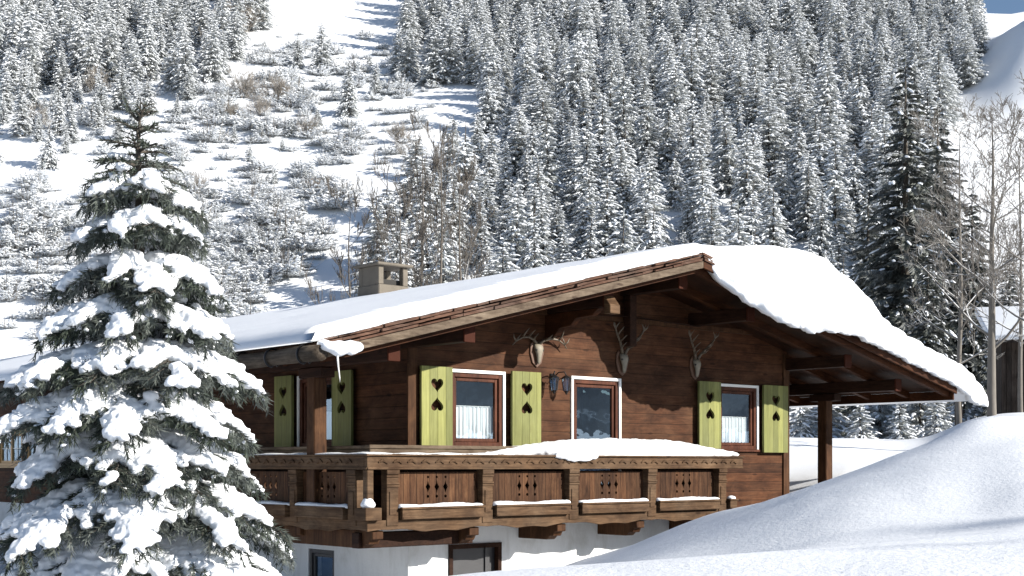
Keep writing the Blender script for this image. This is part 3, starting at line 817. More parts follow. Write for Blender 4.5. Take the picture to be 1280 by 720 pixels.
blob_snow('snow_mound', [(0, 0, -.62, .12, .12, .07), (0, 0, -.57, .09, .09, .07)], 'small round mound of snow on the balcony corner block', .016, None, .006)
blob_snow('snow_mound', [(8.4, -.05, -.65, .1, .09, .045)], 'small mound of snow at the right end of the balcony shelves', .016, None, .006)
# ---------------------------------------------------------------- trophies and lantern on the wall
def trophy(x, z, label, antl, s=1.0):
    wx, wy = loc2w(x, WY-.003)
    t = thing('deer_skull', label, 'deer skull', (wx, wy, z), ROT, 'deer skulls on the gable wall', s*.9)
    pl = [(0, -.34), (.12, -.25), (.18, -.06), (.17, .12), (.10, .20), (0, .18), (-.10, .20), (-.17, .12), (-.18, -.06), (-.12, -.25)]
    o = link('plaque', recalc(MB().prism(pl, 'y', -.03, 0).mesh('plaque', [M['plaque']])), t); bev(o, .008)
    mb = MB()                                                  # skull: braincase narrowing to the muzzle
    prof = [(-.02, .13, .07, .04), (-.05, .10, .10, .06), (-.075, .05, .11, .065), (-.085, 0, .105, .06), (-.085, -.07, .075, .05), (-.085, -.14, .055, .04), (-.08, -.21, .045, .032), (-.075, -.26, .03, .02), (-.07, -.275, .006, .006)]
    n = 12; vs = []
    for y, zz, rx, ry in prof:
        for j in range(n):
            a = 2*math.pi*j/n; vs.append((rx*math.cos(a), y+ry*math.sin(a), zz))
    mb.add(vs, [(i*n+j, i*n+(j+1) % n, (i+1)*n+(j+1) % n, (i+1)*n+j) for i in range(len(prof)-1) for j in range(n)]+[tuple(range(n))])
    link('skull', recalc(mb.mesh('skull', [M['bone']], True)), t)
    for sx in (-1, 1):
        bm = bmesh.new(); bmesh.ops.create_icosphere(bm, subdivisions=2, radius=.024); e = bpy.data.meshes.new('eye_socket'); bm.to_mesh(e); bm.free()
        e.materials.append(M['soot_and_shade']); link('eye_socket', e, t, (sx*.085, -.105, .0))  # dark ball stands in for the shade inside the hollow
        mb = MB()
        main = [Vector((sx*a, -b, c)) for a, b, c in antl]
        k = len(main); mb.tube(main, [.034-.024*i/(k-1) for i in range(k)], 8)
        for i, (dx, dy, dz) in ((1, (.05, -.20, .10)), (2, (.02, -.22, .12)), (3, (-.02, -.18, .17)), (k-2, (-.1, -.04, .14)), (k-2, (.10, -.05, .13))):
            p = main[i]; d = Vector((sx*dx, dy, dz))
            mb.tube([p, p+d*.5+Vector((sx*.02, 0, -.01)), p+d], [.022, .016, .004], 6)
        link('antler', mb.mesh('antler', [M['antler']], True), t)
wide = [(.04, .05, .13), (.14, .08, .20), (.30, .12, .24), (.48, .14, .22), (.64, .13, .14), (.72, .12, .06)]
tall = [(.04, .06, .13), (.10, .10, .24), (.20, .16, .36), (.32, .20, .48), (.42, .24, .62), (.46, .26, .74)]
trophy(4.32, 2.02, 'sunlit deer skull with wide dark antlers above the wall lantern', wide)
trophy(6.48, 1.96, 'shaded deer skull with antlers above the balcony door', tall)
trophy(8.54, 1.96, 'shaded deer skull with antlers above the right window', tall, .97)
def lantern():
    wx, wy = loc2w(4.70, WY-.003)
    t = thing('wall_lantern', 'black iron double wall lantern beside the left window', 'lantern', (wx, wy, 1.50), ROT)
    mb = MB().box(-.05, .05, -.02, 0, -.06, .12)
    for sx in (-1, 1):
        mb.tube([(sx*.02, -.02, .05), (sx*.05, -.12, .14), (sx*.12, -.2, .15), (sx*.15, -.22, .08)], .011, 6)
        mb.tube([(sx*.02, -.02, .02), (sx*.06, -.08, -.02), (sx*.09, -.14, .04)], .007, 5)
    link('bracket', mb.mesh('bracket', [M['iron']], True), t)
    for sx in (-1, 1):
        c = Vector((sx*.15, -.22, 0)); mb = MB()
        def ring(z, r): return [(c.x+r*math.cos(a), c.y+r*math.sin(a), z) for a in [math.radians(30+60*i) for i in range(6)]]
        secs = [(.09, .012), (.07, .05), (.035, .10), (.03, .10)]
        vs = [q for z, r in secs for q in ring(z, r)]
        mb.add(vs, [(i*6+j, i*6+(j+1) % 6, (i+1)*6+(j+1) % 6, (i+1)*6+j) for i in range(3) for j in range(6)]+[(0, 1, 2, 3, 4, 5), (18, 19, 20, 21, 22, 23)])
        for j in range(6):
            mb.tube([ring(.03, .085)[j], ring(-.19, .055)[j]], .007, 4)
        mb.tube([c+Vector((0, 0, -.19)), c+Vector((0, 0, -.215)), c+Vector((0, 0, -.26))], [.06, .035, .006], 6)
        lm = link('lamp', recalc(mb.mesh('lamp', [M['iron']])), t)
        g = MB(); vs = ring(.028, .078)+ring(-.188, .050)
        g.add(vs, [(j, (j+1) % 6, 6+(j+1) % 6, 6+j) for j in range(6)])
        link('glass', g.mesh('glass', [M['glass']]), lm)
lantern()

# ---------------------------------------------------------------- trees
def spruce_mesh(seed, H, R, nb, snow, mats, taper=.85, blade_w=.05, dens=1.0, lumpscale=1.0, droop=.35, bare=.05, ragged=.3, nl=3):
    """branches set in an irregular spiral up the stem, each a fan of needle sprays with snow lying along it"""
    rng = random.Random(seed); mb = MB(); Z = Vector((0, 0, 1))
    for b in range(nb):
        u = (b+rng.random())/nb; h = bare+(1-bare)*(1-(1-u)**.62)      # denser towards the foot
        z0 = H*h; a = b*2.4+rng.uniform(-.7, .7)
        Lr = (R*(1-h)**taper+.10)*(1+.22*mnoise.noise(Vector((a*.5, h*5, seed))))
        ln = Lr*rng.uniform(1-ragged, 1.12)
        d = Vector((math.cos(a), math.sin(a), 0)); side = Vector((-d.y, d.x, 0))
        dr = droop*rng.uniform(.4, 1.5)*(1-.55*h); lift = rng.uniform(.0, .3)
        def P(s): return Vector((0, 0, z0))+d*(ln*s)+Z*(ln*(lift*s-dr*s*s))
        k = max(3, int(dens*(3+ln*4)))
        for i in range(k):
            s = .15+.85*(i+rng.random()*.5)/k; p = P(s)
            tang = (P(min(1, s+.05))-P(s-.05)).normalized()
            tl = (.18+.36*ln*(1-s)+.05)*rng.uniform(.7, 1.25)
            for sg in (-1, 1):
                dd = (tang*.75+side*sg*rng.uniform(.5, .95)+Z*rng.uniform(-.45, .1)).normalized()
                wv = (tang.cross(Z)*.3+Z*.4+tang*rng.uniform(-.5, .5)).normalized()
                mb.blade(p, dd, tl, blade_w*rng.uniform(.7, 1.3), wv)
                if rng.random() < .6: mb.blade(p+dd*tl*.3, (dd*.6-Z*.6+tang*.3).normalized(), tl*.6, blade_w, side)
            mb.blade(p, (tang*.7-Z*.7).normalized(), tl*.7, blade_w, side)
        for q in range(nl):
            if rng.random() > snow: continue
            s = rng.uniform(.3, 1.0); p = P(s); tang = (P(min(1, s+.05))-P(s-.05)).normalized()
            sg = rng.uniform(-1, 1); dd = (tang+side*sg*.9).normalized()
            ll = rng.uniform(.25, .62)*lumpscale*(.5+.5*min(1, ln)); ww = rng.uniform(.10, .24)*lumpscale*(.6+.4*min(1, ln))
            mb.lump(p+Z*.03+dd*(ll*.25)+side*sg*.22*ln*(1-s*.6), (dd+Z*rng.uniform(-.35, .05)), ll, ww, rng.uniform(.07, .15)*lumpscale, rng, 1)
    mb.blade(Vector((0, 0, H*.93)), Z, H*.09+.1, .05, Vector((1, 0, 0)))
    return mb.mesh('crown', mats, False)
def trunk_mesh(H, r, mat='bark'):
    return MB().tube([(0, 0, -.6), (0, 0, H*.3), (0, 0, H*.7), (0, 0, H*.97)], [r, r*.75, r*.4, .02], 7).mesh('trunk', [M[mat]], True)

FOR = [spruce_mesh(11+i, [9, 9.4, 8.4, 9.2, 8.8, 7.6, 9.6][i], [2.3, 2.7, 2.5, 3.0, 2.2, 2.8, 2.6][i], 190, [.88, .8, .92, .85, .7, .95, .82][i], [M['frosted'], M['tree_snow']], [.75, .62, .85, .7, .6, .66, .9][i], .055, .9, [1.1, 1.2, 1.05, 1.25, 1.0, 1.3, 1.1][i], .42+.1*(i % 3), .04, .45, 4) for i in range(7)]
FORT = trunk_mesh(9, .14)
YNG = [spruce_mesh(31+i, 4.2, 1.45, 85, .85, [M['frosted'], M['tree_snow']], .8, .05, .9, .95, .5, .03, .35, 3) for i in range(3)]
YNGT = trunk_mesh(4.2, .08)
DRK = [spruce_mesh(41+i, 15.5, 3.0, 420, .42, [M['darkneedles'], M['tree_snow']], .72, .06, 1.25, .85, .62, .03, .35, 3) for i in range(2)]
DRKT = trunk_mesh(15.5, .26)
def shrub_mesh(seed, h, r, n):
    rng = random.Random(seed); mb = MB(); Z = Vector((0, 0, 1))
    for k in range(n):
        a = rng.random()*6.28; el = rng.uniform(.1, 1.3)*(.65+.35*math.cos(a+seed)); d = Vector((math.cos(a)*math.cos(el), math.sin(a)*math.cos(el), math.sin(el)))
        ln = r*rng.uniform(.6, 1.05)*(1 if el < .8 else h/r)
        base = Vector((rng.uniform(-.3, .3)*r, rng.uniform(-.3, .3)*r, 0))
        for i in range(4):
            s = .35+.2*i; p = base+d*ln*s
            for q in range(4):
                dd = (d+Vector((rng.uniform(-1, 1), rng.uniform(-1, 1), rng.uniform(-.7, .5)))).normalized()
                mb.blade(p, dd, rng.uniform(.18, .38), .04, Vector((rng.uniform(-1, 1), rng.uniform(-1, 1), rng.uniform(-1, 1))).normalized())
            if rng.random() < .74:
                mb.lump(p+Z*.05, Vector((d.x, d.y, d.z*.3)), rng.uniform(.28, .56), rng.uniform(.18, .36), rng.uniform(.1, .2), rng, 1)
    for k in range(n//4):
        a = rng.random()*6.28; q = rng.uniform(0, .9)*r; el = rng.uniform(.6, 1.5); d = Vector((math.cos(a)*math.cos(el), math.sin(a)*math.cos(el), math.sin(el)))
        mb.blade(Vector((math.cos(a)*q, math.sin(a)*q, 0)), d, h*rng.uniform(.7, 1.45), .03, Vector((-math.sin(a), math.cos(a), 0)), 2)
    return mb.mesh('snowy_shrub', [M['frosted'], M['tree_snow'], M['twig']])
SHR = [shrub_mesh(61+i, [1.2, 1.9, 1.0, 2.4][i], [1.6, 1.5, 1.5, 1.9][i], [80, 90, 64, 120][i]) for i in range(4)]

def grow(mb, p, d, ln, r, lvl, rng, spread=.6, up=.12, seg=4, nchild=(3, 5), minr=.005, side_n=(6, 5, 4, 3)):
    pts = [p.copy()]; rad = [r]; dd = d.normalized()
    for i in range(seg):
        dd = (dd+Vector((rng.uniform(-1, 1), rng.uniform(-1, 1), rng.uniform(-.6, 1)))*.16+Vector((0, 0, up*.5))).normalized()
        pts.append(pts[-1]+dd*ln/seg); rad.append(max(minr*.6, r*(1-.62*(i+1)/seg)))
    n = side_n[0] if lvl >= 3 else (5 if lvl == 2 else 4)
    mb.tube(pts, rad, n, cap=False)
    if lvl <= 0: return
    for c in range(rng.randint(*nchild)):
        s = rng.uniform(.28, 1.0); k = min(seg-1, int(s*seg)); f = s*seg-k
        q = pts[k].lerp(pts[k+1], f); rr = rad[k]+(rad[k+1]-rad[k])*f
        ax = (pts[k+1]-pts[k]).normalized(); o = ax.orthogonal().normalized(); o.rotate(Matrix.Rotation(rng.random()*6.28, 3, ax))
        nd = (ax*(1-spread*.5)+o*spread*rng.uniform(.7, 1.3)+Vector((0, 0, up))).normalized()
        grow(mb, q, nd, ln*rng.uniform(.38, .62), max(minr, rr*.6), lvl-1, rng, spread, up, max(2, seg-1), nchild, minr, side_n)
def bare_tree(name, loc, H, r, seed, label, cat='tree', group=None, mat='greybark', spread=.6, lvl=3, limbs=14, minr=.012, up=.12, lean=(0, 0), start=.25):
    rng = random.Random(seed)
    t = thing(name, label, cat, loc, rng.random()*6.28*0, group)
    pts = []; rad = []
    for i in range(9):
        s = i/8; pts.append(Vector((lean[0]*s+.10*H*.12*mnoise.noise(Vector((seed, s*3, 0))), lean[1]*s+.10*H*.12*mnoise.noise(Vector((seed+9, s*3, 0))), -.5+(H+.5)*s))); rad.append(max(minr, r*(1-.9*s)))
    link('trunk', MB().tube(pts, rad, 9, cap=False).mesh('trunk', [M[mat]], True), t)
    mb = MB()
    for k in range(limbs):
        s = start+(1-start)*(k+rng.random()*.8)/limbs; i = min(7, int(s*8)); f = s*8-i; p = pts[i].lerp(pts[min(8, i+1)], f)
        a = k*2.4+rng.uniform(-.5, .5)
        d = Vector((math.cos(a), math.sin(a), rng.uniform(.25, .9)))
        grow(mb, p, d, H*rng.uniform(.18, .34)*(1.15-.7*s), max(minr, rad[i]*.42), lvl-1, rng, spread, up, 4, (4, 6), minr)
    link('crown', mb.mesh('crown', [M[mat]], True), t)
    return t

def plant(name, meshes, k, tr, x, y, s, rz, label, cat, group, sink=.15, zoff=0):
    t = thing(name, label, cat, (x, y, gz(x, y)-sink+zoff), rz, group, s)
    link('crown', meshes[k % len(meshes)], t)
    if tr is not None: link('trunk', tr, t)
    return t

# where trees stand on the slope
def base_px(x, y):
    z = gz(x, y); return 640+F*x/y, HOR-F*z/y
rng = random.Random(21)
cand = []
Y = 97.0
while Y < 268:
    sp = 4.0
    x = -.40*Y
    row = []
    while x < .42*Y:
        row.append((x+rng.uniform(-1.5, 1.5), Y+rng.uniform(-1.8, 1.8))); x += sp
    cand += row; Y += 4.2
cx = np.array([c[0] for c in cand]); cy = np.array([c[1] for c in cand]); cz = ground(cx, cy)
cpx = 640+F*cx/cy; cpy = HOR-F*cz/cy
forest = []; leftwood = []
for x, y, z, px, py in zip(cx, cy, cz, cpx, cpy):
    pl = np.interp(py, [-40, 60, 106, 112, 135, 175, 230, 300, 360, 420], [530, 505, 490, 585, 612, 590, 560, 500, 455, 430])
    pr = np.interp(py, [-40, 40, 100, 130, 180, 420], [1150, 1225, 1235, 1195, 1175, 1165])
    if px > pl and px < pr and py > -62: forest.append((x, y, px, py))
    pl2 = np.interp(py, [-40, 20, 50, 90, 120, 160, 205, 230], [335, 335, 315, 285, 250, 215, 90, -60])
    if px < pl2 and px > -25 and py < 245 and py > -60 and rng.random() < (.95 if py < 180 else .7): leftwood.append((x, y, px, py))
forest.sort(key=lambda f: f[1]); 
print('forest', len(forest), 'leftwood', len(leftwood))
pool = sorted([(*f, 0) for f in forest]+[(*f, 1) for f in leftwood], key=lambda f: f[1])
NIND = 282
for i, (x, y, px, py, wood) in enumerate(pool[:NIND]):
    if wood: lab = 'snowy spruce of the thicket on the upper left slope'
    else:
        lab = ('snow-laden spruce at the left edge of the forest beside the bare slope' if px < np.interp(py, [112, 135, 175, 230, 300, 360], [640, 660, 640, 610, 560, 510]) else
           'snow-laden spruce in the front rows of the forest above the chalet roof' if y < 128 else
           'snow-laden spruce within the dense forest on the mountainside behind the chalet')
    k = rng.uniform(.62, 1.2)*(.55 if wood else 1)
    t = plant('spruce_tree', FOR, rng.randrange(7), FORT, x, y, k, rng.random()*6.28, lab, 'tree', lab.replace('spruce', 'spruces', 1))
    q = rng.uniform(.85, 1.2); t.scale = (k*q, k*q, k*rng.uniform(.85, 1.1)); t.rotation_euler[0] = rng.gauss(0, .03); t.rotation_euler[1] = rng.gauss(0, .03)
rest = pool[NIND:]
def scatter(name, pts, meshes, label, cat, smin, smax, seed):
    """one object of many distant trees: geometry nodes instancing three crowns on points of the slope"""
    me = bpy.data.meshes.new(name); me.from_pydata([(x, y, gz(x, y)-.15) for x, y, *_ in pts], [], [])
    o = link(name, me); tag(o, label, cat, None, 'stuff')
    ng = bpy.data.node_groups.new(name, 'GeometryNodeTree')
    ng.interface.new_socket('Geometry', in_out='INPUT', socket_type='NodeSocketGeometry'); ng.interface.new_socket('Geometry', in_out='OUTPUT', socket_type='NodeSocketGeometry')
    gi = ng.nodes.new('NodeGroupInput'); go = ng.nodes.new('NodeGroupOutput')
    ip = ng.nodes.new('GeometryNodeInstanceOnPoints'); jn = ng.nodes.new('GeometryNodeJoinGeometry')
    for m in meshes:
        src = next(q for q in bpy.data.objects if q.data == m)
        oi = ng.nodes.new('GeometryNodeObjectInfo'); oi.transform_space = 'ORIGINAL'; oi.inputs['As Instance'].default_value = True
        oi.inputs['Object'].default_value = src
        ng.links.new(oi.outputs['Geometry'], jn.inputs[0])
    rs = ng.nodes.new('FunctionNodeRandomValue'); rs.data_type = 'FLOAT'; rs.inputs[2].default_value = smin; rs.inputs[3].default_value = smax; rs.inputs['Seed'].default_value = seed
    rr = ng.nodes.new('FunctionNodeRandomValue'); rr.data_type = 'FLOAT_VECTOR'; rr.inputs[0].default_value = (0, 0, 0); rr.inputs[1].default_value = (.08, .08, 6.28); rr.inputs['Seed'].default_value = seed+1
    ri = ng.nodes.new('FunctionNodeRandomValue'); ri.data_type = 'INT'; ri.inputs[4].default_value = 0; ri.inputs[5].default_value = len(meshes)-1; ri.inputs['Seed'].default_value = seed+2
    ng.links.new(gi.outputs[0], ip.inputs['Points']); ng.links.new(jn.outputs[0], ip.inputs['Instance']); ip.inputs['Pick Instance'].default_value = True
    ng.links.new(ri.outputs[2], ip.inputs['Instance Index']); ng.links.new(rr.outputs[0], ip.inputs['Rotation']); ng.links.new(rs.outputs[1], ip.inputs['Scale'])
    ng.links.new(ip.outputs[0], go.inputs[0])
    md = o.modifiers.new('trees', 'NODES'); md.node_group = ng
scatter('distant_spruces', rest, FOR[:7], 'snowy spruces massed high on the mountainside at the top of the view', 'forest', .68, 1.1, 5)
# lone spruces on the open slope
def hill_at(px, py):
    """the point of the slope whose base shows at px, py"""
    t = (px-640)/F; lo, hi = 92.0, 320.0
    ys = np.linspace(lo, hi, 120); q = HOR-F*ground(ys*t, ys)/ys
    i = int(np.argmin(np.abs(q-py))); return ys[i]*t, ys[i]
for px, py, s, w in ((436, 143, .72, 'tallest lone snowy spruce on the open slope left of the forest'), (232, 116, .74, 'dark-gapped snowy spruce at the right end of the upper left thicket'),
                     (402, 92, .6, 'small snowy spruce standing high on the open slope'), (372, 86, .4, 'stunted snowy spruce high on the open slope'),
                     (470, 118, .4, 'small snowy spruce near the shaded strip of the slope'), (345, 330, .42, 'snowy spruce low on the open slope above the chalet eave')):
    x, y = hill_at(px, py); plant('spruce_tree', FOR, int(px), FORT, x, y, s*y/150, px, w, 'tree', None)
# shrubs
cnt = 0; tries = 0; rs = random.Random(77)
while cnt < 365 and tries < 12000:
    tries += 1
    px = rs.uniform(-10, 520); py = rs.uniform(60, 428)
    pr = np.interp(py, [60, 110, 160, 220, 300, 360, 420], [500, 520, 470, 455, 415, 350, 300])
    if px > pr: continue
    dens = .6+.9*mnoise.noise(Vector((px*.012, py*.016, 4.2)))
    dens += .35*math.exp(-((px-np.interp(py, [100, 250, 400], [420, 330, 260]))/90)**2)
    if px < 210 and 120 < py < 260: dens -= .55
    if py < 110 and px < 330: continue
    if rs.random() > dens: continue
    x, y = hill_at(px, py)
    lab = 'low shrub buried in snow on the open slope left of the forest' if px > 250 else 'low shrub buried in snow on the slope behind the big spruce'
    k = rs.randrange(4)
    if rs.random() < .22:
        plant('young_spruce', YNG, rs.randrange(3), None, x, y, rs.uniform(.3, .62), rs.random()*6, 'small snow-covered young spruce among the shrubs of the open slope', 'tree', 'young spruces among the shrubs')
    else:
        o = link('snowy_shrub', SHR[k], None, (x, y, gz(x, y)-.1)); o.rotation_euler = (0, 0, rs.random()*6.28); s = rs.uniform(.5, 1.35); o.scale = (s*1.1, s*1.1, s)
        tag(o, lab, 'shrub', 'snow-buried shrubs left of the forest' if px > 250 else 'snow-buried shrubs behind the big spruce')
    cnt += 1
und = []
while len(und) < 460:
    px = rs.uniform(-10, 560); py = rs.uniform(8, 428)
    if px > np.interp(py, [0, 60, 110, 160, 220, 300, 360, 420], [540, 520, 560, 540, 470, 420, 360, 300]): continue
    d_ = .55+.9*mnoise.noise(Vector((px*.015, py*.02, 8.2)))+(.25 if 30 < py < 110 and px > 320 else 0)
    if px < 210 and 130 < py < 250: d_ -= .45
    if rs.random() > d_ or (px > 325 and py < 38): continue
    und.append(hill_at(px, py))
scatter('snowy_undergrowth', und, SHR, 'frosted scrub covering the open slope left of the forest', 'scrub', .3, .85, 17)
# bare frosted bushes on the slope
def bush_mesh(seed, H):
    r = random.Random(seed); mb = MB()
    for k in range(26):
        a = r.random()*6.28; e = r.uniform(.5, 1.4)
        grow(mb, Vector((r.uniform(-.5, .5), r.uniform(-.5, .5), 0)), Vector((math.cos(a)*math.cos(e), math.sin(a)*math.cos(e), math.sin(e))), H*r.uniform(.6, 1), .05, 2, r, .6, .15, 3, (4, 6), .022)
    return mb.mesh('bare_bush', [M['brownbush']])
BUS = [bush_mesh(5, 3.6), bush_mesh(6, 3.0)]
for i, (px, py, s) in enumerate(((305, 125, .95), (345, 128, .95), (325, 145, .7), (230, 52, .8), (285, 48, 1.25), (270, 62, 1.0), (305, 40, 1.1), (200, 30, 1.0), (45, 165, .7), (290, 150, .6), (385, 175, .6), (60, 30, 1.0), (640, 12, 1.2), (660, 10, 1.0), (250, 235, .5), (395, 240, .5), (120, 120, .8), (515, 205, .8), (535, 225, .7), (500, 180, .7))):
    x, y = hill_at(px, py); o = link('bare_bush', BUS[i % 2], None, (x, y, gz(x, y)-.1)); o.rotation_euler = (0, 0, px); o.scale = (s,)*3
    tag(o, 'leafless frosted bush among the snow on the mountainside', 'bush', 'leafless frosted bushes on the mountainside')

# big dark spruces on the right, behind the porch
for px, Yd, top, label, k in ((1132, 66, 42, 'tall dark spruce with little snow standing right of the forest', 0), (1172, 84, 105, 'dark spruce half hidden behind the tall dark one', 1),
                              (1085, 80, 215, 'shorter spruce at the right foot of the forest, above the roof cornice', 1), (1215, 82, 215, 'dark spruce behind the leafless trees at the right', 0),
                              (1262, 74, 290, 'low dark spruce rising behind the barn', 1), (1160, 62, 300, 'dark spruce beyond the porch eave, left of the leafless trees', 1), (1040, 72, 330, 'small dark spruce peeping over the snow cornice', 0)):
    x = (px-640)/F*Yd; z = gz(x, Yd); h = (HOR-top)/F*Yd-z
    t = thing('spruce_tree', label, 'tree', (x, Yd, z-.2), px, None, h/16.2)
    link('crown', DRK[k], t); link('trunk', DRKT, t)
for i, (px, Yd, top, s) in enumerate(((1075, 50, 488, 1), (1125, 48, 490, 1), (1170, 50, 478, 1), (1000, 55, 470, 1), (1030, 60, 455, 1), (1100, 58, 450, 1), (1150, 60, 450, 1), (1205, 56, 455, 1))):
    x = (px-640)/F*Yd; z = gz(x, Yd); h = (HOR-top)/F*Yd-z
    t = thing('young_spruce', 'low shaded spruce seen under the porch roof behind the snow bank', 'tree', (x, Yd, z-.2), px, 'low spruces seen under the porch roof', h/4.4)
    t.scale = (h/4.4*1.25, h/4.4*1.25, h/4.4)
    link('crown', YNG[i % 3], t); link('trunk', YNGT, t)

for (x, y, top) in ((29.0, -4.4, 13.7), (41.0, -5.0, 19.6)):
    z = gz(x, y); h = top-z
    t = thing('spruce_tree', 'dark spruce standing right of the camera, shading the snowdrift', 'tree', (x, y, z-.2), x, 'spruces right of the camera', h/16.0)
    t.scale = (h/30, h/30, h/16)
    link('crown', DRK[0], t); link('trunk', DRKT, t)
# leafless trees
def gl(px, Yd):
    x = (px-640)/F*Yd; return (x, Yd, gz(x, Yd)-.1)
def ht(px, Yd, top): return (HOR-top)/F*Yd-gl(px, Yd)[2]
bare_tree('bare_tree', gl(1240, 40), ht(1240, 40, 150), .15, 3, 'thick leafless tree with snow on its limbs beside the dark barn', 'tree', None, 'greybark', .65, 4, 15, .008, .10)
bare_tree('bare_tree', gl(1200, 43), ht(1200, 43, 165), .10, 4, 'slimmer leafless tree left of the thick one, beyond the porch eave', 'tree', None, 'greybark', .65, 4, 15, .008, .10)
bare_tree('bare_tree', gl(1276, 44), ht(1276, 44, 175), .09, 8, 'thin leafless tree at the right edge in front of the barn', 'tree', None, 'greybark', .6, 4, 12, .007, .10)
bare_tree('bare_tree', gl(1290, 36), ht(1290, 36, 120), .10, 18, 'leafless tree partly cut off by the right edge', 'tree', None, 'twig', .6, 4, 12, .007, .10)
for px, top, seed, w in ((500, 235, 12, 'leafless tree just left of the chimney'), (528, 190, 13, 'tallest leafless tree behind the chimney'), (552, 180, 14, 'leafless tree right of the chimney, against the forest edge'), (575, 215, 16, 'rightmost leafless tree behind the chalet roof'), (438, 265, 15, 'small leafless tree left of the chimney on the shaded snow')):
    bare_tree('bare_tree', gl(px, 62), ht(px, 62, top), .13, seed, w, 'tree', None, 'twig', .42, 4, 13, .010, .32, (0, 0), .22)

# ---------------------------------------------------------------- the big spruce in front
def big_spruce():
    rng = random.Random(4); Y0 = 13.0; X0 = (173-640)/F*Y0; S = Y0/F
    zg = gz(X0, Y0)-.1
    t = thing('spruce_tree', 'big spruce heavily loaded with snow in front of the chalet at the left', 'tree', (X0, Y0, zg))
    def zpx(py): return (HOR-py)*S-zg
    top = zpx(128)
    link('trunk', MB().tube([(0, 0, -.4), (0, 0, top*.4), (.01, 0, top*.75), (0, 0, top*.93), (.02, 0, top)], [.14, .10, .05, .02, .006], 9).mesh('trunk', [M['bark']], True), t)
    nd = MB(); sph = []; Z = Vector((0, 0, 1)); ztop = zpx(236)
    levels = [(152, 134, 14, 3, 0), (170, 156, 26, 4, 0), (188, 180, 40, 5, .05), (210, 208, 58, 7, .1), (226, 229, 66, 7, .18), (243, 260, 76, 8, .8), (286, 306, 92, 9, .9), (340, 372, 106, 9, .93), (366, 392, 84, 5, .15), (396, 430, 124, 9, .95), (448, 490, 156, 10, .96), (476, 510, 105, 5, .15), (504, 550, 162, 10, .96),
              (562, 612, 164, 10, .96), (592, 630, 120, 5, .15), (622, 686, 194, 11, .95), (684, 756, 206, 11, .93), (714, 770, 140, 5, .15), (750, 830, 214, 10, .85), (812, 890, 220, 9, .7), (866, 945, 222, 9, .6)]
    def needles(p, d, ln, dens, l0=.09):
        if p.z > ztop: dens *= .55; l0 *= .72
        n = max(3, int(ln*dens)); o1 = d.orthogonal().normalized(); o2 = d.cross(o1)
        for i in range(n):
            s = (i+rng.random())/n; a = rng.random()*6.28; side = o1*math.cos(a)+o2*math.sin(a)
            dd = (d*.75+side*.85+Z*(.1 if p.z > top*.86 else -.12)).normalized()
            nd.blade(p+d*ln*s, dd, l0*rng.uniform(.7, 1.25), .0075, d.cross(dd).normalized())
    for li, (pa, pt, R, nb, sn) in enumerate(levels):
        a0 = rng.random()*6.28
        for b in range(nb):
            a = a0+6.283*b/nb+rng.uniform(-.22, .22)
            # weight to the picture-wide directions for a full outline
            ln = R*S*rng.uniform(.74, 1.04)
            za = zpx(pa+rng.uniform(-8, 8)); drop = (pt-pa)*S*rng.uniform(.8, 1.2)*ln/(R*S)
            d = Vector((math.cos(a), math.sin(a), 0)); side = Vector((-d.y, d.x, 0)); bend = rng.uniform(-.12, .12)
            def P(s): return Vector((0, 0, za))+d*(ln*s)+side*(bend*ln*s*s)-Z*(drop*(s**1.75))+Z*(.06*ln*math.sin(s*3.1))
            pts = [P(s/8) for s in range(9)]
            nd.tube(pts, [.016*(1-.8*s/8)+.003 for s in range(9)], 5, 1, False)
            for i in range(8):
                v = pts[i+1]-pts[i]; needles(pts[i], v.normalized(), v.length, 120 if i > 1 else 50)
            ns = max(3, int(ln*9.5))
            for i in range(ns):
                s = .2+.8*(i+.5)/ns; p = P(s); tg = (P(min(1, s+.04))-P(s-.04)).normalized()
                for sg in (-1, 1):
                    if rng.random() < .07: continue
                    tl = (.12+.46*ln*(1-s)**.75)*rng.uniform(.75, 1.2)
                    dd = (tg*.75+side*sg*rng.uniform(.7, 1.05)-Z*rng.uniform(.0, .24)).normalized()
                    q = [p, p+dd*tl*.5, p+(dd*tl-Z*.10*tl)]
                    nd.tube(q, [.007, .005, .002], 4, 1, False)
                    if R < 40 and rng.random() < .3: continue
                    needles(q[0], dd, tl*.5, 120); v = q[2]-q[1]; needles(q[1], v.normalized(), v.length, 150)
                    for _ in range(2 if R > 65 else 0):     # hanging twiglets
                        h0 = p+dd*tl*rng.uniform(.3, .8); hd = (dd*.5-Z*.8+side*rng.uniform(-.3, .3)).normalized(); needles(h0, hd, rng.uniform(.08, .20), 110)
                        if sn > .3 and rng.random() < .4: sph.append((h0+hd*rng.uniform(.03, .12)+Z*.01, rng.uniform(.022, .038)))
                    if rng.random() < sn*.86 and mnoise.noise(Vector((a*3+li*7, s*3.5, 1.3))) > -.36:
                        m_ = max(2, int(tl/.045)); e = rng.uniform(.45, .95)
                        for k in range(m_):
                            u = e*(k+.5)/m_; r = (.064+.05*min(1, tl*2.2))*(1-.5*u)*rng.uniform(.6, 1.25)*(.75+.25*min(1, R/110))
                            sph.append((p+dd*tl*u-Z*.10*tl*u*u+Z*(r*.42), r))
            if sn > .2:
                m_ = int(ln/.05); dens_ok = rng.random() < sn
                for k in range(m_):
                    s = .10+.87*k/m_
                    if not dens_ok and s < .5: continue
                    gap = mnoise.noise(Vector((a*3+li*7, s*3.5, 1.3)))
                    if gap < -.42: continue
                    r = (.045+.085*math.sin(math.pi*min(1, .12+s*.76)))*rng.uniform(.8, 1.15)*(.72+.28*min(1, R/120))*(1+.3*gap)
                    sph.append((P(s)+Z*(r*.45), r))
    cm = nd.mesh('crown', [M['needles'], M['bark']]); link('crown', cm, t)
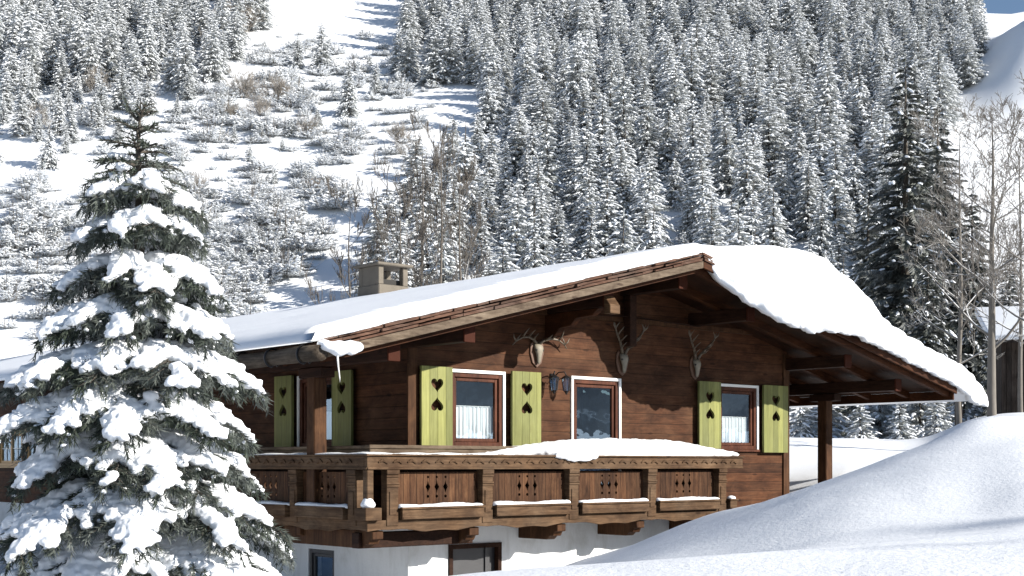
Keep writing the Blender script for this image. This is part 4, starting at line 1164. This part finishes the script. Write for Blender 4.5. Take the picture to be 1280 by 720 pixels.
    bm = bmesh.new(); bmesh.ops.create_icosphere(bm, subdivisions=1, radius=1)
    iv = np.array([v.co[:] for v in bm.verts]); fi = np.array([[v.index for v in f.verts] for f in bm.faces]); bm.free()
    cs = np.array([c[:] for c, r in sph]); rr = np.array([r for c, r in sph])
    V = (cs[:, None, :]+iv[None]*rr[:, None, None]*np.array([1, 1, .62])).reshape(-1, 3)
    Fc = (fi[None]+(np.arange(len(cs))*len(iv))[:, None, None]).reshape(-1, 3)
    me = bpy.data.meshes.new('snow'); me.from_pydata(V.tolist(), [], Fc.tolist())
    me = remesh(me, .0165, 2, .016, 17); me.materials.clear(); me.materials.append(M['tree_snow']); me.name = 'snow'
    print('big spruce: blades', len(nd.f), 'snow faces', len(me.polygons))
    link('snow', me, t)
big_spruce()

# ---------------------------------------------------------------- barn at the right edge
def barn():
    Yb = 52.0; p = at(1252, 520, Yb); zg = gz(p.x, p.y)-.3
    t = thing('barn', 'dark weathered barn with snowy roof at the right edge', 'barn', (p.x, p.y, zg), -.25)
    h = (HOR-428)/F*Yb-zg
    mb = MB().box(0, 6, 0, .15, 0, h).box(0, .15, .15, 5, 0, h)
    link('timber_wall', recalc(mb.mesh('timber_wall', [M['barn']])), t)
    mb = MB()
    for k in range(7): mb.box(.2+k*.9, .32+k*.9, -.05, -.003, 0, h)
    link('batten', recalc(mb.mesh('batten', [M['barn']])), t)
    mb = MB().prism([(-.7, h-.08), (5.5, h+1.5), (5.5, h+1.62), (-.7, h+.04)], 'x', -.5, 6.5)
    link('roof', recalc(mb.mesh('roof', [M['barn']])), t)
    mb = MB().prism([(-.78, h+.02), (-.8, h+.2), (-.65, h+.34), (5.5, h+1.98), (5.5, h+1.625), (-.7, h+.045)], 'x', -.55, 6.5)
    o = link('roof_snow', recalc(mb.mesh('roof_snow', [M['snow']], True)), None, t.location); o.rotation_euler = (0, 0, -.25); bev(o, .06, 3)
    tag(o, 'snow layer on the roof of the dark barn at the right edge', 'snow')
    mb = MB().box(-.1, .1, -.1, .1, -.5, 1.9)
    q = at(1198, 520, 45); zz = gz(q.x, q.y)
    o = tag(link('fence_post', recalc(mb.mesh('fence_post', [M['barn']])), None, (q.x, q.y, zz)), 'short dark wooden post beyond the porch eave', 'post'); bev(o, .02)
barn()

# ---------------------------------------------------------------- light, sky, camera
SA, SB = .54, .52                 # sun direction in chalet terms: along facade, upward (per unit towards the viewer)
s = Vector((SA*UX+UY, SA*UY-UX, SB)).normalized()
el = math.asin(s.z); az = math.atan2(s.x, s.y)
sun = bpy.data.lights.new('sun', 'SUN'); sun.energy = 5.0; sun.angle = math.radians(.5); sun.color = (1, .95, .87)
so = bpy.data.objects.new('sun', sun); COL.objects.link(so); so.rotation_mode = 'QUATERNION'; so.rotation_quaternion = s.to_track_quat('Z', 'Y'); so.location = s*60
w = bpy.data.worlds.new('World'); SC.world = w; w.use_nodes = True
nt = w.node_tree; bg = nt.nodes['Background']
sky = nt.nodes.new('ShaderNodeTexSky'); sky.sky_type = 'NISHITA'; sky.sun_disc = False
sky.sun_elevation = el; sky.sun_rotation = az; sky.altitude = 1300; sky.air_density = 1.0; sky.dust_density = .4; sky.ozone_density = 1.5
nt.links.new(sky.outputs[0], bg.inputs[0]); bg.inputs[1].default_value = .065
cam = bpy.data.cameras.new('camera'); cam.sensor_width = 36; cam.lens = 36*F/1280; cam.shift_y = (HOR-360)/1280; cam.clip_end = 3000; cam.clip_start = .1
co = bpy.data.objects.new('camera', cam); COL.objects.link(co); co.rotation_euler = (math.pi/2, 0, 0); SC.camera = co
SC.view_settings.view_transform = 'Standard'; SC.view_settings.look = 'None'; SC.view_settings.exposure = .92; SC.view_settings.gamma = 1
SC.cycles.max_bounces = 6; SC.cycles.diffuse_bounces = 3; SC.cycles.transparent_max_bounces = 8
